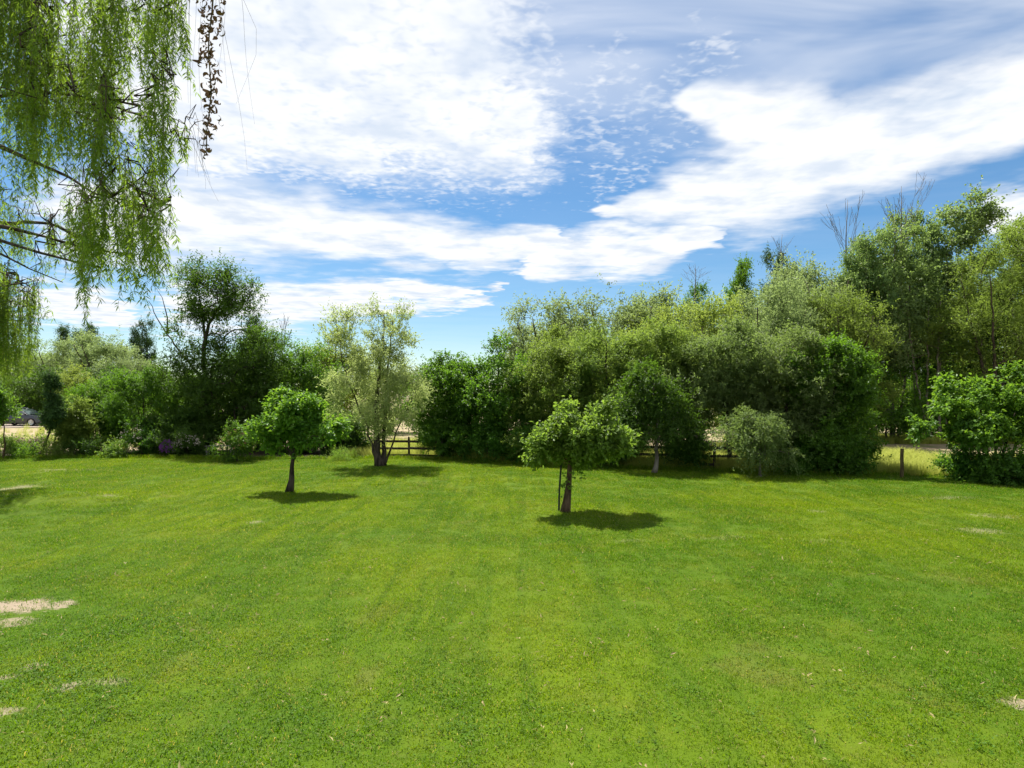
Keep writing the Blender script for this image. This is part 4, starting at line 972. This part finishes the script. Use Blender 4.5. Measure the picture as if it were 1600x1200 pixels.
build_willow('weeping_willow', 'nearest weeping willow, its leafy curtain hanging into the upper left', B1,
    [([(B1[0], B1[1], z1-.2), (-8.3, 6.8, 3.0), (-7.4, 6.6, 5.4), Q(-90, 60, 6.27), Q(60, -70, 6.08), Q(180, -110, 5.95), Q(290, -90, 5.76)], .27, .02),
     ([(-8.1, 6.7, 3.9), Q(-120, 350, 6.40), Q(-40, 345, 6.34), Q(20, 390, 6.27), Q(95, 405, 6.08), Q(160, 418, 5.95)], .045, .007),
     ([Q(-60, 342, 6.34), Q(0, 340, 6.34), Q(55, 358, 6.27), Q(110, 388, 6.08), Q(200, 398, 5.89)], .022, .005),
     ([Q(-60, 350, 6.34), Q(0, 412, 6.21), Q(40, 414, 6.14), Q(98, 441, 6.02)], .018, .004),
     ([(-7.8, 6.7, 4.8), Q(-90, 190, 6.34), Q(0, 160, 6.21), Q(90, 130, 6.02), Q(200, 170, 5.82), Q(245, 215, 5.76)], .04, .006),
     ([Q(-60, 180, 6.27), Q(40, 260, 6.14), Q(130, 290, 6.02), Q(225, 320, 5.89)], .028, .006)],
    [(-60, 60, -130, 120, 150, 330, 5.50, 6.78, 174, .95, 0.066), (40, 190, -140, 160, 120, 320, 5.38, 6.66, 221, 1.0, 0.066), (180, 292, -150, 20, 100, 178, 5.38, 6.14, 73, 1.1, 0.039),
     (150, 262, 90, 210, 270, 338, 5.38, 6.14, 73, 1.1, 0.044), (125, 252, 235, 340, 400, 516, 5.44, 6.27, 117, 1.15, 0.033), (225, 262, 300, 350, 380, 470, 5.50, 6.02, 11, .9, 0.055), (0, 130, 325, 415, 390, 440, 5.76, 6.34, 39, .55, 0.083),
     (30, 80, 400, 415, 440, 476, 5.95, 6.21, 4, .7, 0.055), (-70, 20, 300, 380, 400, 520, 5.63, 6.53, 27, 1.0, 0.055), (266, 292, 205, 215, 235, 248, 5.63, 5.76, 8, 2.2, 0.165),
     (286, 345, -150, -40, 180, 330, 5.50, 5.89, 14, 0, 0.121), (258, 300, 150, 240, 300, 400, 5.50, 5.89, 8, .05, 0.110)],
    301, .062, .0105, .0155, .0013, r_tip=.004)
B2 = (-21.5, 21.5)
build_willow('weeping_willow', 'weeping willow curtain hanging down the left edge above the parked car', B2,
    [([(B2[0], B2[1], gz(*B2)-.2), (-21.2, 21.4, 3.5), (-20.2, 21.2, 7), Q(-120, 330, 21), Q(0, 350, 21.5), Q(75, 345, 22.4), Q(130, 370, 22.8)], .34, .03),
     ([(-21.2, 21.4, 3.5), (-20.4, 21, 6), Q(-60, 420, 21), Q(20, 445, 21.5)], .15, .02), ([(-20.6, 21.2, 5.5), Q(-200, 380, 19.5), Q(-80, 400, 18.6), Q(-10, 440, 18.6)], .12, .02)],
    [(-240, -20, 260, 470, 520, 640, 18.0, 23, 330, 1.0, .05), (-40, 22, 350, 470, 560, 622, 19.6, 22.5, 120, 1.0, .05), (6, 56, 425, 520, 545, 618, 20, 22.2, 80, .9, .05), (28, 58, 440, 470, 480, 540, 20.0, 21, 26, .5, .08), (20, 135, 310, 385, 385, 430, 21, 24.5, 70, .9, .06)],  # last group: extra strands added to cast shade on the left lawn
    302, .12, .024, .028, .0035, r_tip=.009)

# dried curled leaf string hanging from the near willow
def dried_string():
    rng = np.random.default_rng(9); d = 5.8; a = Acc(); b = Acc()
    top = Q(331, -40, d); pts = np.array([Q(331+6*math.sin(i*1.3)*.5-6*(i/9), -40+i*30.5, d) for i in range(10)])
    a.tube(pts, np.linspace(.008, .005, 10), 5)
    for i in range(230):
        u = rng.random()*9; j = min(int(u), 8); c = pts[j]+(pts[j+1]-pts[j])*(u-j)
        wid = .042*(1.35-.08*u); c = c+np.array([rng.normal()*wid, rng.normal()*wid, rng.normal()*.05])
        r = rng.uniform(.018, .042); w = rng.uniform(.006, .017); arc = rng.uniform(2.5, 5.2); n = 9
        ax = nrm(rng.normal(size=3)*np.array([.5, 1.2, .5])); e1 = nrm(np.cross(ax, rng.normal(size=3))); e2 = np.cross(ax, e1)
        th = np.linspace(0, arc, n); rr = r*(1-.4*th/arc)
        q = c+(np.cos(th)*rr)[:, None]*e1+(np.sin(th)*rr)[:, None]*e2
        prof = np.sin(np.linspace(.25, 2.9, n))[:, None]*w*ax
        V = np.concatenate([q-prof, q+prof]); b.add(V, [(k, k+1, k+1+n, k+n) for k in range(n-1)])
    root = empty('dried_leaf_string', tuple(pts[-1]), 'string of brown dried curled leaves dangling from the near willow', 'dried leaves')
    m = a.mesh('stem', True); shift(m, pts[-1]); link('stem', m, M['twig'], root)
    m = b.mesh('curled_leaves', False); shift(m, pts[-1]); o = link('curled_leaves', m, M['deadleaf'], root); o['kind'] = 'stuff'
dried_string()

# ------------------------------------------------------------------ left garden bed
M['soil'] = plain_mat('bed_soil', (.045, .032, .022), .95, .1, 0, .4, 4)
strip('garden_bed', [(-44, 35.6), (-30, 35.7), (-18, 35.8), (-8.5, 35.3)], 4.9, .012, M['soil'])['kind'] = 'structure'
def flat_mat(name, col):
    m, T = new_mat(name)
    lv = T.node('ShaderNodeAttribute', attribute_name='lv').outputs['Fac']
    c = T.mix(lv, tuple(k*.65 for k in col), col)
    pb = T.node('ShaderNodeBsdfPrincipled', {'Base Color': c, 'Roughness': .6, 'Specular IOR Level': .2})
    tr = T.node('ShaderNodeBsdfTranslucent', {'Color': c}); mx = T.node('ShaderNodeMixShader', {0: .3})
    T.l.new(pb.outputs[0], mx.inputs[1]); T.l.new(tr.outputs[0], mx.inputs[2]); finish(T, mx.outputs[0]); return m
M['pink'] = flat_mat('pink_petal', (.62, .34, .44)); M['purple'] = flat_mat('purple_petal', (.42, .12, .55)); M['white'] = flat_mat('cream_petal', (.70, .62, .52)); M['red'] = flat_mat('rose_petal', (.42, .14, .13))
LEAFS = dict(twigs=9, K=9, tl=.35, ll=.10, lw=.05, up=.4, spread=.85, spreadc=.1)
def plant(name, label, cat, px0, px1, pt, pb, d, leafm, seed, n=40, flower=None, nf=60, fs=.05, group=None, lf=LEAFS, ftop=.4, r0=.02):
    e = E(px0, px1, pt, pb, d, .8); b = at((px0+px1)/2, d)
    root = tree(name, label, cat, b, [e], leafm, seed, n, r0=r0, leaf=lf, shell=.3, zmin=.04, keep=.5, group=group, crown_name='foliage', wkw=dict(r_tip=.004))
    if flower:
        rng = np.random.default_rng(seed+1); u = nrm(rng.normal(size=(nf, 3))); u[:, 2] = np.abs(u[:, 2])*.9+ftop*rng.random(nf)-.25; u[:, 1] = -np.abs(u[:, 1])
        c = np.array(e[:3])+u*np.array(e[3:6])*1.04
        V, L, S, A = leaves(rng, c, u, 5, 1, fs*.7, fs, fs*.8, .5, 0, 1.2, .02, .4)
        o = link('flowers', mesh_np('flowers', V-np.array(root.location), L, S, A), M[flower], root); o['kind'] = 'stuff'
    return root
BG2 = 'flowering plants of the left garden bed'
plant('flowering_shrub', 'rose shrub with reddish blooms standing alone on the far lawn', 'shrub', 343, 396, 669, 724, DG(722)+.5, 'hedge', 401, 75, 'red', 26, .06, None, dict(LEAFS, tl=.42, ll=.09), .5, .03)
plant('flower_clump', 'pink flowering perennials in the bed below the parked car', 'flowers', 12, 50, 684, 714, 34.6, 'olive', 402, 30, 'pink', 130, .07, BG2)
plant('flower_clump', 'pink and mauve flowers beside the leaning sapling trunk', 'flowers', 46, 82, 684, 714, 34.8, 'olive', 403, 28, 'pink', 110, .07, BG2)
plant('flower_clump', 'purple flower clump in the shade below the big dark tree', 'flowers', 252, 276, 688, 716, 34.2, 'dark', 404, 26, 'purple', 120, .075, BG2)
plant('flower_clump', 'cream flowering bush right of the purple flowers', 'flowers', 274, 312, 676, 716, 34.2, 'dark', 405, 40, 'white', 60, .07, BG2)
plant('flower_clump', 'sparse cream and pink roses among the olive shrubs', 'flowers', 190, 245, 662, 716, 34.6, 'hedge', 406, 60, 'white', 30, .06, BG2)
plant('leafy_plant', 'low bright leafy plant at the bed edge in the left corner', 'plant', 14, 60, 696, 718, 33.6, 'lawnleaf', 407, 30, None, 0, 0, BG2)
plant('leafy_plant', 'rust-tinged leafy plant at the left frame edge', 'plant', -14, 16, 680, 718, 33.6, 'olive', 408, 30, None, 0, 0, BG2)
plant('leafy_plant', 'small pale leafy plant at the bed edge below the olive shrubs', 'plant', 166, 192, 702, 717, 33.7, 'lawnleaf2', 409, 14, None, 0, 0, BG2)
plant('leafy_plant', 'low plants right of the leaning sapling foot', 'plant', 66, 108, 692, 718, 33.8, 'olive', 410, 30, None, 0, 0, BG2)
plant('leafy_plant', 'dark low plant under the olive shrubs', 'plant', 105, 170, 684, 718, 34.2, 'dark', 411, 50, None, 0, 0, BG2)
plant('leafy_plant', 'loose tuft of pale weeds on the lawn left of the silvery willow', 'plant', 522, 558, 713, 724, 32.0, 'lawnleaf2', 412, 14, None, 0, 0, None, dict(LEAFS, tl=.3, ll=.07, lw=.02, up=.8))
# leaning sapling with drooping side
d = 33.8
tree('leaning_sapling', 'dark leaning sapling with a narrow ragged crown in front of the car', 'tree', at(59, d), [E(73, 91, 568, 640, d, .9), E(72, 100, 626, 668, d, .9)], 'conifer', 421, 90,
     stems=[([(*at(59, d), -.1), Q(72, 690, d), Q(84, 655, d), Q(80, 620, d), Q(78, 575, d)], .07, .015)], leaf=dict(DRK, tl=.28, droop=.5, up=-.1, ll=.12, lw=.05, twigs=11, spreadc=.1), fit=.7, R=.14, shell=.1, zmin=.8, group=LG)
tree('garden_shrub', 'drooping olive shrub just right of the leaning sapling', 'shrub', at(110, 34.6), [E(90, 134, 628, 700, 34.6, .8)], 'olive', 423, 90, r0=.05, leaf=dict(OLV, droop=.6, up=-.1), R=.4, shell=.3, zmin=.4, group=LG)
d = 33.0
tree('young_tree', 'young bright green tree with a reddish stem at the left frame edge', 'tree', at(5, d), [E(-26, 12, 612, 668, d, .9)], 'lawnleaf', 422, 60,
     stems=[([(*at(5, d), -.1), Q(6, 680, d), Q(5, 630, d)], .045, .015)], leaf=dict(HED, tl=.35, ll=.09), shell=.3, zmin=1.5, group=LG, bark='barkred')

# garden bench
def bench():
    d = 35.2; x0, x1 = X(322, d), X(366, d); y = d; z0 = gz(x0, y)+.02
    root = empty('garden_bench', ((x0+x1)/2, y, z0), 'grey wooden garden bench half hidden behind the rose shrub', 'bench')
    L = x1-x0
    def part(nm, boxes, mat):
        a = Acc()
        for c, s in boxes: a.box(c, s)
        return link(nm, a.mesh(nm), mat, root)
    for i in range(3): part('seat_plank', [((0, -.15+i*.15, .48), (L, .135, .035))], M['benchwood'])
    for sx in (-1, 1):
        for sy in (-.15, .15): part('leg', [((sx*(L/2-.1), sy, .23), (.07, .07, .462))], M['benchwood'])
M['benchwood'] = bark_mat('grey_bench_wood', (.19, .17, .15), (.40, .37, .33), 10)
bench()

# ------------------------------------------------------------------ parked car
def build_car():
    M['paint'] = plain_mat('navy_car_paint', (.012, .014, .030), .28, .5, .3, .1, 3, 1.0)
    M['glass'] = plain_mat('car_glass', (.10, .13, .14), .06, .9, 0, .1, 2)
    M['chrome'] = plain_mat('silver_trim', (.62, .62, .62), .28, .5, .9, .05)
    M['tyre'] = plain_mat('tyre_rubber', (.02, .02, .02), .85, .2)
    M['lamp'] = plain_mat('headlamp', (.7, .7, .72), .12, .8)
    M['tail'] = plain_mat('tail_lamp', (.35, .01, .01), .2, .6)
    d = 57.5; x0 = X(60, d)-1.38; y = d; z = gz(x0, y)+.0
    root = empty('parked_car', (x0, y, z), 'dark navy estate car with silver trim parked on the drive at the left', 'car')
    def prof(nm, pts, w, mat, taper=None, parent=None, bev=.03):
        """side profile extruded across the width; taper narrows upper points"""
        n = len(pts); a = Acc(); V = []
        for sy in (-1, 1):
            for (px, pz) in pts:
                ww = w/2*(taper(pz) if taper else 1); V.append((px, sy*ww, pz))
        f = [tuple(range(n)), tuple(reversed(range(n, 2*n)))]+[(i, i+n, (i+1) % n+n, (i+1) % n) for i in range(n)]
        a.add(V, f); m = a.mesh(nm); o = link(nm, m, mat, parent or root)
        if bev:
            b = o.modifiers.new('bevel', 'BEVEL'); b.width = bev; b.segments = 2; b.limit_method = 'ANGLE'; b.angle_limit = .6
        return o
    def arch(cx, r, z0, n=9): return [(cx+r*math.cos(t), z0+r*math.sin(t)) for t in np.linspace(math.pi, 0, n)]
    body = [(-2.3, .55), (-2.28, .32), (-1.80, .26)]+arch(-1.38, .38, .28)+[(-.9, .24), (.95, .24)]+arch(1.38, .38, .28)+[(1.9, .26), (2.28, .32), (2.34, .55), (2.30, .74), (2.05, .86), (1.15, .98), (-2.0, 1.02), (-2.28, .95)]
    bo = prof('body', body, 1.82, M['paint'], lambda pz: 1.0 if pz < .8 else .97)
    prof('cabin', [(-2.18, 1.0), (1.05, .98), (.30, 1.46), (.0, 1.52), (-1.5, 1.52), (-1.95, 1.42)], 1.74, M['paint'], lambda pz: 1.0 if pz < 1.1 else .80, bev=.05)
    for sy in (-1, 1):
        for pts in ([(.98, 1.03), (.34, 1.40), (.10, 1.44), (.10, 1.03)], [(.02, 1.03), (.02, 1.44), (-.85, 1.45), (-.85, 1.03)], [(-.93, 1.03), (-.93, 1.45), (-1.45, 1.45), (-1.85, 1.36), (-2.0, 1.05)]):
            n = len(pts); a = Acc(); V = []
            for off in (.006, .016):
                for px, pz in pts:
                    wy = .87*(1-(pz-1.0)/.5*.19); V.append((px, sy*(wy+off), pz))
            a.add(V, [tuple(range(n)), tuple(reversed(range(n, 2*n)))]+[(i, i+n, (i+1) % n+n, (i+1) % n) for i in range(n)])
            link('side_window', a.mesh('side_window'), M['glass'], root)
        a = Acc(); a.tube([(1.05, sy*.895, 1.0), (-2.05, sy*.895, 1.03)], [.022, .022], 6); link('trim_strip', a.mesh('trim_strip'), M['chrome'], root)
        a = Acc(); a.tube([(-.0, sy*.62, 1.52), (-.1, sy*.62, 1.575), (-1.5, sy*.62, 1.575), (-1.6, sy*.62, 1.5)], [.02]*4, 6); link('roof_rail', a.mesh('roof_rail'), M['chrome'], root)
        a = Acc(); a.box((2.22, sy*.68, .70), (.2, .36, .13)); link('headlight', a.mesh('headlight'), M['lamp'], root)
        a = Acc(); a.box((-2.25, sy*.75, .86), (.1, .24, .22)); link('tail_light', a.mesh('tail_light'), M['tail'], root)
        a = Acc(); a.box((.92, sy*.98, 1.04), (.14, .18, .12)); link('mirror', a.mesh('mirror'), M['paint'], root)
        for cx in (-1.38, 1.38):
            th = np.linspace(0, 6.283, 25)[:-1]
            def lathe(rz):
                V = [(cx+r*math.cos(t), sy*yy, .33+r*math.sin(t)) for r, yy in rz for t in th]; k = len(th)
                return V, [(i*k+j, i*k+(j+1) % k, (i+1)*k+(j+1) % k, (i+1)*k+j) for i in range(len(rz)-1) for j in range(k)]
            a = Acc(); a.add(*lathe([(.23, .70), (.32, .70), (.335, .74), (.335, .86), (.31, .905), (.25, .905), (.235, .88)])); t = link('wheel', a.mesh('wheel', True), M['tyre'], root)
            a = Acc(); a.add(*lathe([(.245, .88), (.235, .905), (.21, .895), (.20, .85), (.04, .84), (.0, .84)]))
            for k in range(5):
                aa = k*1.2566; a.box((cx+.12*math.cos(aa), sy*.885, .33+.12*math.sin(aa)), (.05, .03, .05))
                a.tube([(cx, sy*.89, .33), (cx+.21*math.cos(aa), sy*.89, .33+.21*math.sin(aa))], [.035, .025], 6)
            link('rim', a.mesh('rim'), M['chrome'], t)
    n = 4; V = []
    for px, pz in ((1.06, 1.0), (.34, 1.46)):
        for sy in (-1, 1): V.append((px+.02, sy*.80*(1-(pz-1.0)/.5*.18), pz+.015))
    a = Acc(); a.add(V, [(0, 1, 3, 2)]); a2 = a.mesh('windscreen'); o = link('windscreen', a2, M['glass'], root)
    s = o.modifiers.new('thick', 'SOLIDIFY'); s.thickness = .012
build_car()
